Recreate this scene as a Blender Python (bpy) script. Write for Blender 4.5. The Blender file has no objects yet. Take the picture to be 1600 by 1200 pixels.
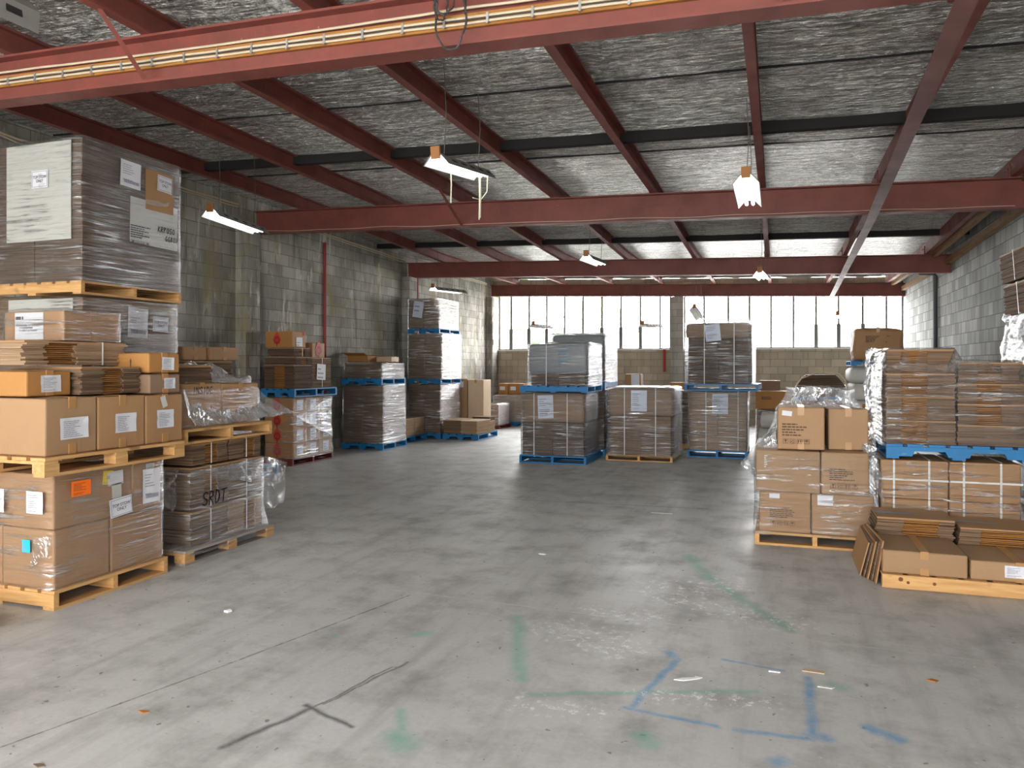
import bpy, bmesh, math, random
from mathutils import Matrix, Vector, noise

SC = bpy.context.scene
COL = SC.collection
R = math.radians

# ------------------------------------------------------------------ tagging
def tag(o, label=None, cat=None, group=None, kind=None):
    if label: o['label'] = label
    if cat: o['category'] = cat
    if group: o['group'] = group
    if kind: o['kind'] = kind
    return o

def empty(name, loc=(0, 0, 0), rz=0.0, label=None, cat=None, group=None, kind=None, parent=None):
    o = bpy.data.objects.new(name, None)
    o.empty_display_size = 0.1
    COL.objects.link(o)
    o.location = loc
    o.rotation_euler = (0, 0, rz)
    if parent: o.parent = parent
    return tag(o, label, cat, group, kind)

# ------------------------------------------------------------------ camera measurements
# camera stands at the origin, 1.65 m up, looking 19.4 degrees left of the room's long axis
FPX, PX0, HOR, EYE, YAW = 1179.0, 800.0, 570.0, 1.65, R(19.4)
CY, SY = math.cos(YAW), math.sin(YAW)
def floor_at(px, py, z=0.0):
    zc = FPX * (EYE - z) / (py - HOR)
    xc = (px - PX0) / FPX * zc
    return Vector((CY * xc - SY * zc, SY * xc + CY * zc, z))

# ------------------------------------------------------------------ mesh builder
class MB:
    def __init__(s):
        s.bm = bmesh.new()
    def box(s, x0, x1, y0, y1, z0, z1, mi=0, M=None):
        vs = [s.bm.verts.new(p) for p in ((x0, y0, z0), (x1, y0, z0), (x1, y1, z0), (x0, y1, z0),
                                          (x0, y0, z1), (x1, y0, z1), (x1, y1, z1), (x0, y1, z1))]
        if M is not None:
            for v in vs: v.co = M @ v.co
        for f in ((0, 3, 2, 1), (4, 5, 6, 7), (0, 1, 5, 4), (1, 2, 6, 5), (2, 3, 7, 6), (3, 0, 4, 7)):
            fa = s.bm.faces.new([vs[i] for i in f]); fa.material_index = mi
        return s
    def poly(s, pts, mi=0):
        f = s.bm.faces.new([s.bm.verts.new(p) for p in pts]); f.material_index = mi
        return s
    def prism(s, pts, d, mi=0):
        """extrude a planar polygon by vector d"""
        d = Vector(d); n = len(pts)
        a = [s.bm.verts.new(p) for p in pts]
        b = [s.bm.verts.new(Vector(p) + d) for p in pts]
        fs = [s.bm.faces.new(list(reversed(a))), s.bm.faces.new(b)]
        for i in range(n):
            fs.append(s.bm.faces.new((a[i], a[(i + 1) % n], b[(i + 1) % n], b[i])))
        for f in fs: f.material_index = mi
        return s
    def tube(s, pts, r, n=6, mi=0, caps=True):
        pts = [Vector(p) for p in pts]; rings = []
        for i, p in enumerate(pts):
            t = (pts[min(i + 1, len(pts) - 1)] - pts[max(i - 1, 0)]).normalized()
            up = Vector((0, 0, 1)) if abs(t.z) < .9 else Vector((1, 0, 0))
            a = t.cross(up).normalized(); b = t.cross(a).normalized()
            rr = r[i] if isinstance(r, (list, tuple)) else r
            rings.append([s.bm.verts.new(p + a * (rr * math.cos(2 * math.pi * k / n)) + b * (rr * math.sin(2 * math.pi * k / n))) for k in range(n)])
        for q in range(len(rings) - 1):
            for k in range(n):
                f = s.bm.faces.new((rings[q][k], rings[q][(k + 1) % n], rings[q + 1][(k + 1) % n], rings[q + 1][k])); f.material_index = mi
        if caps:
            for rg in (rings[0], rings[-1]):
                f = s.bm.faces.new(rg); f.material_index = mi
        return s
    def rbox(s, x0, x1, y0, y1, z0, z1, r=.012, bulge=.004, seed=0, jit=.0, mi=0, squash=None):
        """a carton: soft edges and slightly bulging faces"""
        cx, cy, cz = (x0 + x1) / 2, (y0 + y1) / 2, (z0 + z1) / 2
        hx, hy, hz = (x1 - x0) / 2, (y1 - y0) / 2, (z1 - z0) / 2
        def ticks(h):
            e = min(.45, r / h)
            return [-1, -1 + e, -.4, .2, .6, 1 - e, 1] if e < .35 else [-1, -1 + e, 0, 1 - e, 1]
        T = (ticks(hx), ticks(hy), ticks(hz)); H = (hx, hy, hz); cache = {}
        def vert(p):
            k = tuple(round(c, 5) for c in p)
            if k in cache: return cache[k]
            q = [p[i] * H[i] for i in range(3)]
            inn = [max(-(H[i] - r), min(H[i] - r, q[i])) for i in range(3)]
            d = Vector([q[i] - inn[i] for i in range(3)])
            if d.length > 1e-9:
                m = max(abs(c) for c in d)
                if sum(1 for c in d if abs(c) > 1e-9) > 1:
                    d = d.normalized() * (.55 * r + .45 * m)
            v = Vector(inn) + d
            for i in range(3):
                o = [j for j in range(3) if j != i]
                if abs(abs(p[i]) - 1) < 1e-6:
                    b = bulge * (1 - p[o[0]] ** 2) * (1 - p[o[1]] ** 2)
                    v[i] += math.copysign(b, p[i])
            if jit:
                n = noise.noise_vector(Vector((v.x * 4 + seed * 3.1, v.y * 4, v.z * 4)))
                v += n * jit
            v += Vector((cx, cy, cz))
            cache[k] = s.bm.verts.new(v); return cache[k]
        for ax in range(3):
            a, b = [j for j in range(3) if j != ax]
            for sg in (-1, 1):
                for i in range(len(T[a]) - 1):
                    for j in range(len(T[b]) - 1):
                        q = []
                        for (u, w) in ((i, j), (i + 1, j), (i + 1, j + 1), (i, j + 1)):
                            p = [0, 0, 0]; p[ax] = sg; p[a] = T[a][u]; p[b] = T[b][w]; q.append(vert(p))
                        if (sg == 1) == (ax == 1): q.reverse()
                        try:
                            f = s.bm.faces.new(q); f.material_index = mi
                        except ValueError: pass
        return s
    def grid(s, P, mi=0):
        V = [[s.bm.verts.new(p) for p in row] for row in P]
        for i in range(len(V) - 1):
            for j in range(len(V[0]) - 1):
                f = s.bm.faces.new((V[i][j], V[i + 1][j], V[i + 1][j + 1], V[i][j + 1])); f.material_index = mi
        return s
    def build(s, name, mats, parent=None, smooth=False, bevel=0.0, loc=None, M=None):
        if bevel:
            bmesh.ops.bevel(s.bm, geom=list(s.bm.edges), offset=bevel, segments=1, affect='EDGES', clamp_overlap=True)
        bmesh.ops.recalc_face_normals(s.bm, faces=s.bm.faces)
        me = bpy.data.meshes.new(name); s.bm.to_mesh(me); s.bm.free()
        for m in (mats if isinstance(mats, (list, tuple)) else [mats]): me.materials.append(m)
        if smooth:
            for p in me.polygons: p.use_smooth = True
        o = bpy.data.objects.new(name, me); COL.objects.link(o)
        if parent: o.parent = parent
        if loc is not None: o.location = loc
        if M is not None: o.matrix_local = M
        return o

# ------------------------------------------------------------------ materials
class NT:
    def __init__(s, name):
        s.m = bpy.data.materials.new(name); s.m.use_nodes = True
        s.t = s.m.node_tree; s.t.nodes.clear()
        s.out = s.t.nodes.new('ShaderNodeOutputMaterial')
    def n(s, ty, **kw):
        o = s.t.nodes.new('ShaderNode' + ty)
        for k, v in kw.items():
            if k.startswith('i_'):
                key = k[2:]
                key = int(key) if key.isdigit() else key.replace('_', ' ')
                s.set(o.inputs[key], v)
            else: setattr(o, k, v)
        return o
    def set(s, sock, v):
        if isinstance(v, bpy.types.NodeSocket): s.t.links.new(v, sock)
        elif isinstance(v, bpy.types.Node): s.t.links.new(v.outputs[0], sock)
        else: sock.default_value = v
    def coord(s, scale=(1, 1, 1), kind='Object', loc=(0, 0, 0), rot=(0, 0, 0)):
        tc = s.n('TexCoord')
        mp = s.n('Mapping'); s.set(mp.inputs[0], tc.outputs[kind])
        mp.inputs['Scale'].default_value = scale; mp.inputs['Location'].default_value = loc; mp.inputs['Rotation'].default_value = rot
        return mp.outputs[0]
    def noise(s, vec, scale=5, detail=3, rough=.55, dist=0.0):
        o = s.n('TexNoise'); s.set(o.inputs['Vector'], vec)
        o.inputs['Scale'].default_value = scale; o.inputs['Detail'].default_value = detail
        o.inputs['Roughness'].default_value = rough; o.inputs['Distortion'].default_value = dist
        return o.outputs['Fac']
    def ramp(s, fac, stops):
        o = s.n('ValToRGB'); s.set(o.inputs[0], fac)
        e = o.color_ramp.elements
        while len(e) < len(stops): e.new(.5)
        for i, (p, c) in enumerate(stops):
            e[i].position = p
            e[i].color = (c, c, c, 1) if isinstance(c, (int, float)) else (*c, 1)
        return o.outputs[0]
    def mix(s, f, a, b, mode='MIX'):
        o = s.n('MixRGB', blend_type=mode); s.set(o.inputs[0], f)
        for k, v in ((1, a), (2, b)):
            s.set(o.inputs[k], (*v, 1) if isinstance(v, tuple) and len(v) == 3 else v)
        return o.outputs[0]
    def math(s, op, a, b=0.0, clamp=False):
        o = s.n('Math', operation=op, use_clamp=clamp); s.set(o.inputs[0], a); s.set(o.inputs[1], b)
        return o.outputs[0]
    def bump(s, h, strength=.3, dist=.01, normal=None):
        o = s.n('Bump'); s.set(o.inputs['Height'], h)
        o.inputs['Strength'].default_value = strength; o.inputs['Distance'].default_value = dist
        if normal is not None: s.set(o.inputs['Normal'], normal)
        return o.outputs[0]
    def bsdf(s, color, rough=.6, metal=0.0, normal=None, spec=.5, emit=None, estr=0):
        o = s.n('BsdfPrincipled')
        s.set(o.inputs['Base Color'], (*color, 1) if isinstance(color, tuple) else color)
        s.set(o.inputs['Roughness'], rough); s.set(o.inputs['Metallic'], metal)
        s.set(o.inputs['Specular IOR Level'], spec)
        if normal is not None: s.set(o.inputs['Normal'], normal)
        if emit: 
            o.inputs['Emission Color'].default_value = (*emit, 1); o.inputs['Emission Strength'].default_value = estr
        s.set(s.out.inputs[0], o.outputs[0])
        return s.m

def plain(name, c, rough=.6, metal=0.0, spec=.4):
    return NT(name).bsdf(c, rough, metal, spec=spec)

def m_card(name, c, var=.12):
    t = NT(name)
    info = t.n('ObjectInfo')
    g = t.noise(t.coord((1.2, 1.2, 1.2)), 3, 4)
    fl = t.noise(t.coord((160, 160, 3)), 1, 1)
    col = t.mix(t.math('MULTIPLY', info.outputs['Random'], .55), c, tuple(x * (1 - 2.2 * var) for x in c))
    col = t.mix(t.ramp(g, [(.35, 0), (.75, .35)]), col, tuple(x * .72 for x in c))
    col = t.mix(t.math('MULTIPLY', fl, .12), col, tuple(x * .6 for x in c))
    return t.bsdf(col, .62, normal=t.bump(fl, .08, .002), spec=.3)

def m_edges(name, c, dark, zs=55, contrast=1.0):
    """flat cartons seen on edge: horizontal lines, one per sheet"""
    t = NT(name)
    ln = t.noise(t.coord((.7, .7, zs)), 2.0, 3, .6)
    big = t.noise(t.coord((2.0, 2.0, 3.0)), 2, 3)
    col = t.mix(t.ramp(ln, [(.36, contrast), (.55, .15)]), c, dark)
    col = t.mix(t.ramp(big, [(.4, 0), (.7, .35)]), col, tuple(x * .75 for x in c))
    return t.bsdf(col, .8, normal=t.bump(ln, .55, .012), spec=.2)

def m_wood(name, c, dark, axis=0):
    t = NT(name)
    info = t.n('ObjectInfo')
    sc = [14, 14, 14]; sc[axis] = 1.2
    tc = t.n('TexCoord'); off = t.n('VectorMath', operation='ADD'); t.set(off.inputs[0], tc.outputs['Object'])
    mulv = t.n('VectorMath', operation='SCALE'); mulv.inputs[0].default_value = (7, 5, 9); t.set(mulv.inputs['Scale'], info.outputs['Random'])
    t.set(off.inputs[1], mulv.outputs[0])
    mp = t.n('Mapping'); t.set(mp.inputs[0], off.outputs[0]); mp.inputs['Scale'].default_value = sc
    g = t.noise(mp.outputs[0], 2.2, 5, .6, .6)
    kn = t.noise(off.outputs[0], 5, 1)
    col = t.mix(t.ramp(g, [(.35, 0), (.65, .8)]), c, dark)
    col = t.mix(t.ramp(kn, [(.68, 0), (.74, .8)]), col, tuple(x * .35 for x in c))
    col = t.mix(t.math('MULTIPLY', info.outputs['Random'], .3), col, tuple(x * .65 for x in c))
    return t.bsdf(col, .65, normal=t.bump(g, .2, .004), spec=.3)

def m_paintwood(name, c, under):
    t = NT(name)
    g = t.noise(t.coord((3, 12, 12)), 3, 5, .65)
    d = t.noise(t.coord((1, 1, 1)), 4, 4)
    col = t.mix(t.ramp(g, [(.66, 0), (.73, .7)]), c, under)
    col = t.mix(t.ramp(d, [(.4, 0), (.7, .5)]), col, tuple(x * .6 for x in c))
    return t.bsdf(col, .5, normal=t.bump(g, .15, .003), spec=.4)

def m_steel(name, c, dirt):
    t = NT(name)
    a = t.noise(t.coord((1, 1, 1)), 2.2, 5, .65)
    b = t.noise(t.coord((1.5, 6, 6)), 9, 3)
    sp = t.noise(t.coord((1, 1, 1)), 26, 2)
    col = t.mix(t.ramp(a, [(.38, 0), (.7, .6)]), c, dirt)
    col = t.mix(t.math('MULTIPLY', b, .3), col, tuple(x * .5 for x in c))
    col = t.mix(t.ramp(sp, [(.74, 0), (.78, .6)]), col, (.42, .3, .22))
    return t.bsdf(col, t.ramp(a, [(.3, .42), (.7, .62)]), normal=t.bump(b, .08, .004), spec=.4)

def m_film(name, haze=.07, base=.05, streak=.4, scale=(2.0, 2.0, 34), rough=.16, bumpd=.02, edge=.45, tint=(.96, .97, .97)):
    """clear stretch film: mostly see-through, streaky glossy sheen, slight white haze"""
    t = NT(name)
    v = t.coord(scale)
    n1 = t.noise(v, 1.3, 4, .6, .4)
    n2 = t.noise(t.coord((1, 1, 1)), 2.6, 3)
    nr = t.bump(n1, .9, bumpd)
    fr = t.n('LayerWeight'); fr.inputs['Blend'].default_value = .35
    t.set(fr.inputs['Normal'], nr)
    st = t.ramp(n1, [(.5, 0), (.64, 1)])
    pt = t.ramp(n2, [(.44, .06), (.62, 1)])
    f = t.math('ADD', t.math('MULTIPLY', t.math('MULTIPLY', st, pt), streak), t.math('MULTIPLY', fr.outputs['Facing'], edge))
    f = t.math('ADD', f, base, True)
    gl = t.n('BsdfGlossy'); gl.inputs['Color'].default_value = (.95, .96, .98, 1); gl.inputs['Roughness'].default_value = rough
    t.set(gl.inputs['Normal'], nr)
    tr = t.n('BsdfTransparent'); tr.inputs['Color'].default_value = (*tint, 1)
    df = t.n('BsdfDiffuse'); df.inputs['Color'].default_value = (.85, .87, .9, 1)
    tl = t.n('BsdfTranslucent'); tl.inputs['Color'].default_value = (.85, .87, .9, 1)
    hz = t.n('MixShader'); hz.inputs[0].default_value = .5; t.set(hz.inputs[1], df.outputs[0]); t.set(hz.inputs[2], tl.outputs[0])
    m1 = t.n('MixShader'); t.set(m1.inputs[0], t.math('MULTIPLY', t.ramp(n1, [(.3, .4), (.7, 1.6)]), haze)); t.set(m1.inputs[1], tr.outputs[0]); t.set(m1.inputs[2], hz.outputs[0])
    m2 = t.n('MixShader'); t.set(m2.inputs[0], f); t.set(m2.inputs[1], m1.outputs[0]); t.set(m2.inputs[2], gl.outputs[0])
    t.set(t.out.inputs[0], m2.outputs[0])
    return t.m

def m_block(name, c1, c2, mortar, side, stain=.5, white=0.0, bw=.38):
    """hollow concrete block wall in stretcher bond with damp stains and lime bloom"""
    t = NT(name)
    tc = t.n('TexCoord'); sp = t.n('SeparateXYZ'); t.set(sp.inputs[0], tc.outputs['Object'])
    cb = t.n('CombineXYZ'); t.set(cb.inputs[0], sp.outputs[1] if side else sp.outputs[0]); t.set(cb.inputs[1], sp.outputs[2])
    br = t.n('TexBrick'); t.set(br.inputs['Vector'], cb.outputs[0])
    br.inputs['Color1'].default_value = (*c1, 1); br.inputs['Color2'].default_value = (*c2, 1); br.inputs['Mortar'].default_value = (*mortar, 1)
    br.inputs['Scale'].default_value = 1; br.inputs['Mortar Size'].default_value = .006; br.inputs['Mortar Smooth'].default_value = .2
    br.inputs['Brick Width'].default_value = bw; br.inputs['Row Height'].default_value = .2; br.inputs['Bias'].default_value = .1
    tcv = tc.outputs['Object']
    fine = t.noise(tcv, 60, 3, .7)
    mid = t.noise(t.coord((1, 1, .55)), 1.1, 5, .62)
    dr = t.noise(t.coord((2.6, 2.6, .28)), 1.6, 5, .66, .3)
    col = t.mix(t.math('MULTIPLY', fine, .35), br.outputs[0], tuple(x * .55 for x in c1))
    col = t.mix(t.ramp(mid, [(.42, 0), (.68, stain)]), col, tuple(x * .38 for x in c2))
    col = t.mix(t.ramp(dr, [(.52, 0), (.68, stain * .8)]), col, (.085, .075, .06))
    if white:
        gate = t.ramp(t.noise(tcv, .45, 2), [(.40, 0), (.52, 1)])
        w = t.ramp(t.noise(t.coord((5, 5, 1.1), loc=(3, 9, 1)), 1.4, 5, .7, .8), [(.55, 0), (.63, 1)])
        col = t.mix(t.math('MULTIPLY', t.math('MULTIPLY', w, gate), white), col, (.66, .64, .57))
        mo = t.ramp(t.noise(t.coord((1.4, 1.4, .7), loc=(5, 2, 7)), 1.0, 5, .7, .5), [(.54, 0), (.68, .7)])
        col = t.mix(mo, col, (.30, .25, .12))
    h = t.math('ADD', t.math('MULTIPLY', br.outputs['Fac'], -1.0), t.math('MULTIPLY', fine, .35))
    return t.bsdf(col, .9, normal=t.bump(h, .5, .008), spec=.2)

def m_foil():
    """reflective foil insulation: crinkled, crease shading painted in its colour, dusty, rust-spotted near the steel"""
    t = NT('foil_insulation')
    a = t.noise(t.coord((1.3, 13, 1)), 2.0, 4, .6, .7); b = t.noise(t.coord((7, 30, 1)), 2.0, 4, .7, .6); c = t.noise(t.coord((1, 1, 1)), .8, 4)
    k = t.noise(t.coord((2.2, 3.2, 1)), 2.2, 5, .65, 1.2)
    sp = t.noise(t.coord((1, 1.4, 1)), 7, 4, .7)
    col = t.mix(t.ramp(c, [(.35, 0), (.7, 1)]), (.86, .85, .81), (.6, .575, .53))
    col = t.mix(t.ramp(b, [(.42, .8), (.54, 0)]), col, (.085, .08, .07))  # crinkle shade painted into the colour, here and on the next line
    col = t.mix(t.ramp(a, [(.43, .75), (.54, 0)]), col, (.12, .11, .095))
    col = t.mix(t.math('MULTIPLY', t.ramp(sp, [(.6, 0), (.72, .75)]), t.ramp(c, [(.45, 0), (.6, 1)])), col, (.2, .12, .045))
    h = t.math('ADD', t.math('ADD', t.math('MULTIPLY', a, 1.3), t.math('MULTIPLY', b, .55)), t.math('MULTIPLY', k, 1.2))
    return t.bsdf(col, t.ramp(b, [(.3, .42), (.7, .2)]), t.ramp(c, [(.3, .92), (.7, .75)]), normal=t.bump(h, 1.0, .16), spec=.5)

def m_floor():
    t = NT('worn_concrete')
    tc = t.n('TexCoord'); P = tc.outputs['Object']
    wob = t.n('TexNoise'); t.set(wob.inputs['Vector'], P); wob.inputs['Scale'].default_value = 5; wob.inputs['Detail'].default_value = 5
    wv = t.n('VectorMath', operation='SUBTRACT'); t.set(wv.inputs[0], wob.outputs['Color']); wv.inputs[1].default_value = (.5, .5, .5)
    wob2 = t.n('VectorMath', operation='MULTIPLY'); t.set(wob2.inputs[0], wv.outputs[0]); wob2.inputs[1].default_value = (.06, .06, 0)
    Q = t.n('VectorMath', operation='ADD'); t.set(Q.inputs[0], P); t.set(Q.inputs[1], wob2.outputs[0]); Q = Q.outputs[0]
    def capsule(a, b, r, soft, src):
        a = Vector(a); b = Vector(b); ba = b - a
        pa = t.n('VectorMath', operation='SUBTRACT'); t.set(pa.inputs[0], src); pa.inputs[1].default_value = a
        if ba.length < 1e-4:
            ln = t.n('VectorMath', operation='LENGTH'); t.set(ln.inputs[0], pa.outputs[0]); d = ln.outputs['Value']
        else:
            dt = t.n('VectorMath', operation='DOT_PRODUCT'); t.set(dt.inputs[0], pa.outputs[0]); dt.inputs[1].default_value = ba / ba.length_squared
            h = t.math('ADD', dt.outputs['Value'], 0.0, True)
            sc = t.n('VectorMath', operation='SCALE'); sc.inputs[0].default_value = ba; t.set(sc.inputs['Scale'], h)
            ds = t.n('VectorMath', operation='DISTANCE'); t.set(ds.inputs[0], pa.outputs[0]); t.set(ds.inputs[1], sc.outputs[0]); d = ds.outputs['Value']
        mr = t.n('MapRange'); t.set(mr.inputs[0], d)
        mr.inputs[1].default_value = r; mr.inputs[2].default_value = r * (1 - soft); mr.inputs[3].default_value = 0; mr.inputs[4].default_value = 1
        return mr.outputs[0]
    big = t.noise(t.coord((1, .55, 1)), .55, 5, .6)
    mid = t.noise(P, 2.4, 6, .66)
    fin = t.noise(P, 34, 4, .7)
    trk = t.noise(t.coord((5.5, .5, 1)), 1.3, 5, .6)
    gr = t.noise(P, 11, 5, .75)
    col = t.mix(t.ramp(big, [(.32, 0), (.68, 1)]), (.50, .49, .465), (.66, .65, .625))
    col = t.mix(t.ramp(mid, [(.47, 0), (.72, .62)]), col, (.21, .197, .175))
    col = t.mix(t.ramp(trk, [(.5, 0), (.75, .35)]), col, (.19, .18, .165))
    spk = t.noise(P, 20, 2, .5)
    col = t.mix(t.ramp(spk, [(.70, 0), (.74, .7)]), col, (.10, .085, .07))
    col = t.mix(t.ramp(spk, [(.25, .6), (.29, 0)]), col, (.68, .68, .66))
    col = t.mix(t.math('MULTIPLY', fin, .32), col, (.13, .125, .115))
    scr = t.ramp(t.noise(t.coord((9, 3, 1)), 3.0, 6, .78, .4), [(.62, 0), (.67, 1)])
    col = t.mix(t.math('MULTIPLY', scr, .22), col, (.6, .6, .58))
    grit = t.ramp(gr, [(.47, 0), (.62, 1)])
    F = lambda x, y: tuple(floor_at(x, y))
    def paint(col, segs, c, amt, soft=.75, src=None, gate=None):
        acc = None
        for (a, b, r) in segs:
            k = capsule(F(*a), F(*b), r, soft, src or Q)
            acc = k if acc is None else t.math('MAXIMUM', acc, k)
        f = t.math('MULTIPLY', acc, amt)
        if gate is not None: f = t.math('MULTIPLY', f, gate)
        return t.mix(f, col, c)
    green = [((632, 1166), (620, 1150), .10), ((628, 1110), (628, 1140), .04), ((665, 990), (655, 992), .07), ((525, 994), (525, 992), .03),
             ((1075, 868), (1110, 905), .10), ((1110, 905), (1235, 985), .07), ((808, 965), (812, 1060), .07), ((1015, 1160), (1005, 1150), .08), ((1300, 1070), (1315, 1075), .08),
             ((830, 1085), (1180, 1080), .035)]
    col = paint(col, green, (.13, .40, .27), .6, .85, gate=t.ramp(gr, [(.3, .45), (.6, 1)]))
    blue = [((1052, 1027), (1046, 1020), .05), ((975, 1105), (1120, 1135), .028), ((1150, 1140), (1265, 1155), .03), ((1264, 1060), (1270, 1150), .035),
            ((1270, 1148), (1290, 1152), .06), ((1358, 1138), (1405, 1155), .055), ((1130, 1031), (1225, 1048), .022), ((1212, 1190), (1220, 1188), .06), ((1060, 1030), (985, 1105), .03)]
    col = paint(col, blue, (.07, .27, .50), .75, .8, gate=t.ramp(gr, [(.3, .3), (.6, 1)]))
    blk = [((345, 1168), (490, 1106), .028), ((490, 1106), (610, 1043), .010), ((506, 1100), (636, 1035), .012), ((480, 1102), (548, 1136), .024)]
    col = paint(col, blk, (.045, .045, .047), .8, .95, gate=t.ramp(gr, [(.25, .4), (.5, 1)]))
    wht = [((880, 985), (960, 1010), .34), ((815, 1098), (930, 1115), .16), ((1050, 935), (1230, 975), .28), ((1010, 1085), (1190, 1100), .13), ((1040, 920), (1130, 915), .35), ((930, 955), (1010, 965), .2)]
    col = paint(col, wht, (.8, .8, .78), .95, .8, gate=t.ramp(t.noise(P, 17, 6, .8), [(.53, 0), (.6, 1)]))
    # saw-cut joints, chalky on the edges
    jn = [((200, 871), (900, 957), .012), ((900, 957), (1650, 1046), .012)]
    col = paint(col, jn, (.55, .54, .5), .8, .6, src=P, gate=t.ramp(gr, [(.4, .2), (.55, 1)]))
    jn2 = [((-60, 1190), (350, 1040), .008), ((350, 1040), (640, 930), .01), ((700, 775), (1100, 795), .015)]
    col = paint(col, jn2, (.09, .087, .08), .8, .5, src=P, gate=t.ramp(gr, [(.4, .3), (.55, 1)]))
    rough = t.math('ADD', t.math('MULTIPLY', t.ramp(mid, [(.3, .30), (.7, .58)]), 1.0), t.math('MULTIPLY', fin, .1))
    h = t.math('ADD', t.math('MULTIPLY', mid, .6), t.math('MULTIPLY', fin, .25))
    return t.bsdf(col, rough, normal=t.bump(h, .22, .012), spec=.5)

M = {}
M['card'] = m_card('cardboard', (.42, .235, .11))
M['card2'] = m_card('cardboard_tan', (.40, .24, .125))
M['card3'] = m_card('cardboard_orange', (.45, .215, .065))
M['cardgrey'] = m_card('cardboard_greyish', (.31, .20, .125))
M['cardlt'] = m_card('cardboard_pale', (.60, .44, .29))
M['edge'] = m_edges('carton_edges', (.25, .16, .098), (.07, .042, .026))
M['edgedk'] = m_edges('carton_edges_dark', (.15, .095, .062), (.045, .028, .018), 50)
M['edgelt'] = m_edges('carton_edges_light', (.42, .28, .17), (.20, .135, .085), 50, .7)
M['core'] = m_edges('carton_cores', (.38, .175, .05), (.12, .045, .012), 45)
M['flap'] = plain('flap_shadow', (.12, .07, .035), .9)
M['pine'] = m_wood('pine', (.66, .39, .16), (.44, .22, .075), 1)
M['pinex'] = m_wood('pine_bearer', (.68, .40, .16), (.46, .22, .07), 0)
M['greywood'] = m_wood('weathered_timber', (.40, .36, .33), (.22, .19, .17), 1)
M['oldwood'] = m_wood('old_roof_timber', (.36, .21, .10), (.16, .085, .04), 1)
M['blue'] = m_paintwood('blue_pallet_paint', (.012, .17, .40), (.30, .30, .28))
M['redwood'] = m_paintwood('red_pallet_paint', (.17, .03, .02), (.25, .14, .08))
M['steel'] = m_steel('red_oxide_steel', (.25, .066, .05), (.115, .042, .032))
M['rail'] = m_steel('dull_red_steel', (.19, .075, .062), (.12, .075, .062))
M['dark'] = plain('black_sarking_batten', (.018, .016, .015), .8)
M['foil'] = m_foil()
M['floor'] = m_floor()
M['blkL'] = m_block('block_wall_damp', (.58, .56, .50), (.36, .345, .30), (.17, .16, .14), True, .75, .9)
M['blkR'] = m_block('block_wall_grey', (.62, .63, .61), (.34, .35, .335), (.12, .12, .115), True, .4, bw=.27)
M['blkE'] = m_block('block_wall_tan', (.58, .50, .39), (.42, .355, .27), (.22, .19, .15), False, .3)
M['blkP'] = m_block('block_pier', (.52, .50, .45), (.38, .36, .32), (.2, .19, .165), False, .35)
M['film'] = m_film('stretch_film', .022, .03, .75, (1.6, 1.6, 30), .12, .05, .42)
M['filmhi'] = m_film('stretch_film_shiny', .025, .04, .95, (1.3, 1.3, 26), .11, .06, .7)
M['filmheavy'] = m_film('stretch_film_layered', .13, .08, .95, (1.6, 1.6, 24), .14, .06, .65)
M['loose'] = m_film('loose_film', .11, .06, 1.0, (6, 6, 5), .09, .07, .6)
M['cloud'] = m_film('cloudy_film', .38, .10, 1.0, (5, 5, 4), .14, .08, .6)
M['knot'] = plain('pine_knot', (.16, .055, .018), .7)
M['paper'] = plain('label_paper', (.68, .68, .71), .6)
M['paperblue'] = plain('label_paper_bluish', (.66, .70, .82), .6)
M['sheet'] = plain('pale_cover_board', (.58, .57, .52), .55)
M['greycap'] = plain('grey_cover_board', (.24, .25, .27), .45)
M['ink'] = plain('label_ink', (.07, .07, .09), .7)
M['inkgrey'] = plain('label_ink_faint', (.28, .28, .33), .7)
M['inkbrown'] = plain('carton_print', (.10, .055, .03), .7)
M['inkblue'] = plain('blue_carton_print', (.06, .22, .34), .7)
M['marker'] = plain('marker_pen', (.015, .012, .014), .6)
M['orange'] = plain('orange_label', (.95, .17, .006), .5)
M['yellow'] = plain('yellow_label', (.85, .66, .02), .5)
M['cyan'] = plain('cyan_label', (.02, .42, .60), .5)
M['logored'] = plain('red_print', (.52, .05, .025), .6)
M['logodk'] = plain('dark_red_print', (.22, .015, .012), .6)
M['tape'] = plain('packing_tape', (.42, .22, .085), .28)
M['strap'] = plain('white_strap', (.74, .74, .72), .45)
M['white'] = plain('white_enamel', (.82, .82, .80), .35)
M['fitgrey'] = plain('dusty_fitting_grey', (.20, .19, .175), .6)
M['fitbrown'] = plain('brown_end_cap', (.30, .12, .03), .6)
M['tubes'] = NT('fluorescent_tube').bsdf((.9, .9, .9), .4, emit=(.93, 1.0, .98), estr=1.1)
M['chain'] = plain('hanging_wire', (.14, .13, .11), .5, .6)
M['cord'] = plain('pull_cord', (.55, .52, .38), .7)
M['cable'] = plain('tan_cable', (.60, .50, .36), .55)
M['cableb'] = plain('dark_cable', (.05, .045, .04), .5)
M['clip'] = plain('galvanised_clip', (.5, .5, .48), .35, .7)
M['batten'] = m_wood('varnished_batten', (.42, .19, .045), (.25, .10, .02), 0)
M['redpipe'] = plain('red_conduit', (.34, .03, .03), .4)
M['greypipe'] = plain('dark_grey_conduit', (.07, .075, .08), .5)
M['frame'] = plain('steel_window_frame', (.16, .155, .145), .5, .3)
M['leaf'] = plain('leaf_green', (.24, .36, .13), .7)
M['bark'] = plain('bark', (.18, .13, .09), .9)
M['ground'] = plain('outside_ground', (.52, .51, .48), .9)
M['rope'] = plain('tan_cord', (.55, .45, .28), .8)
M['bag'] = m_card('white_sack', (.62, .61, .56), .05)
M['redplastic'] = plain('red_plastic', (.45, .02, .02), .4)
M['greenplastic'] = plain('dark_green_plastic', (.01, .06, .05), .4)
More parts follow.
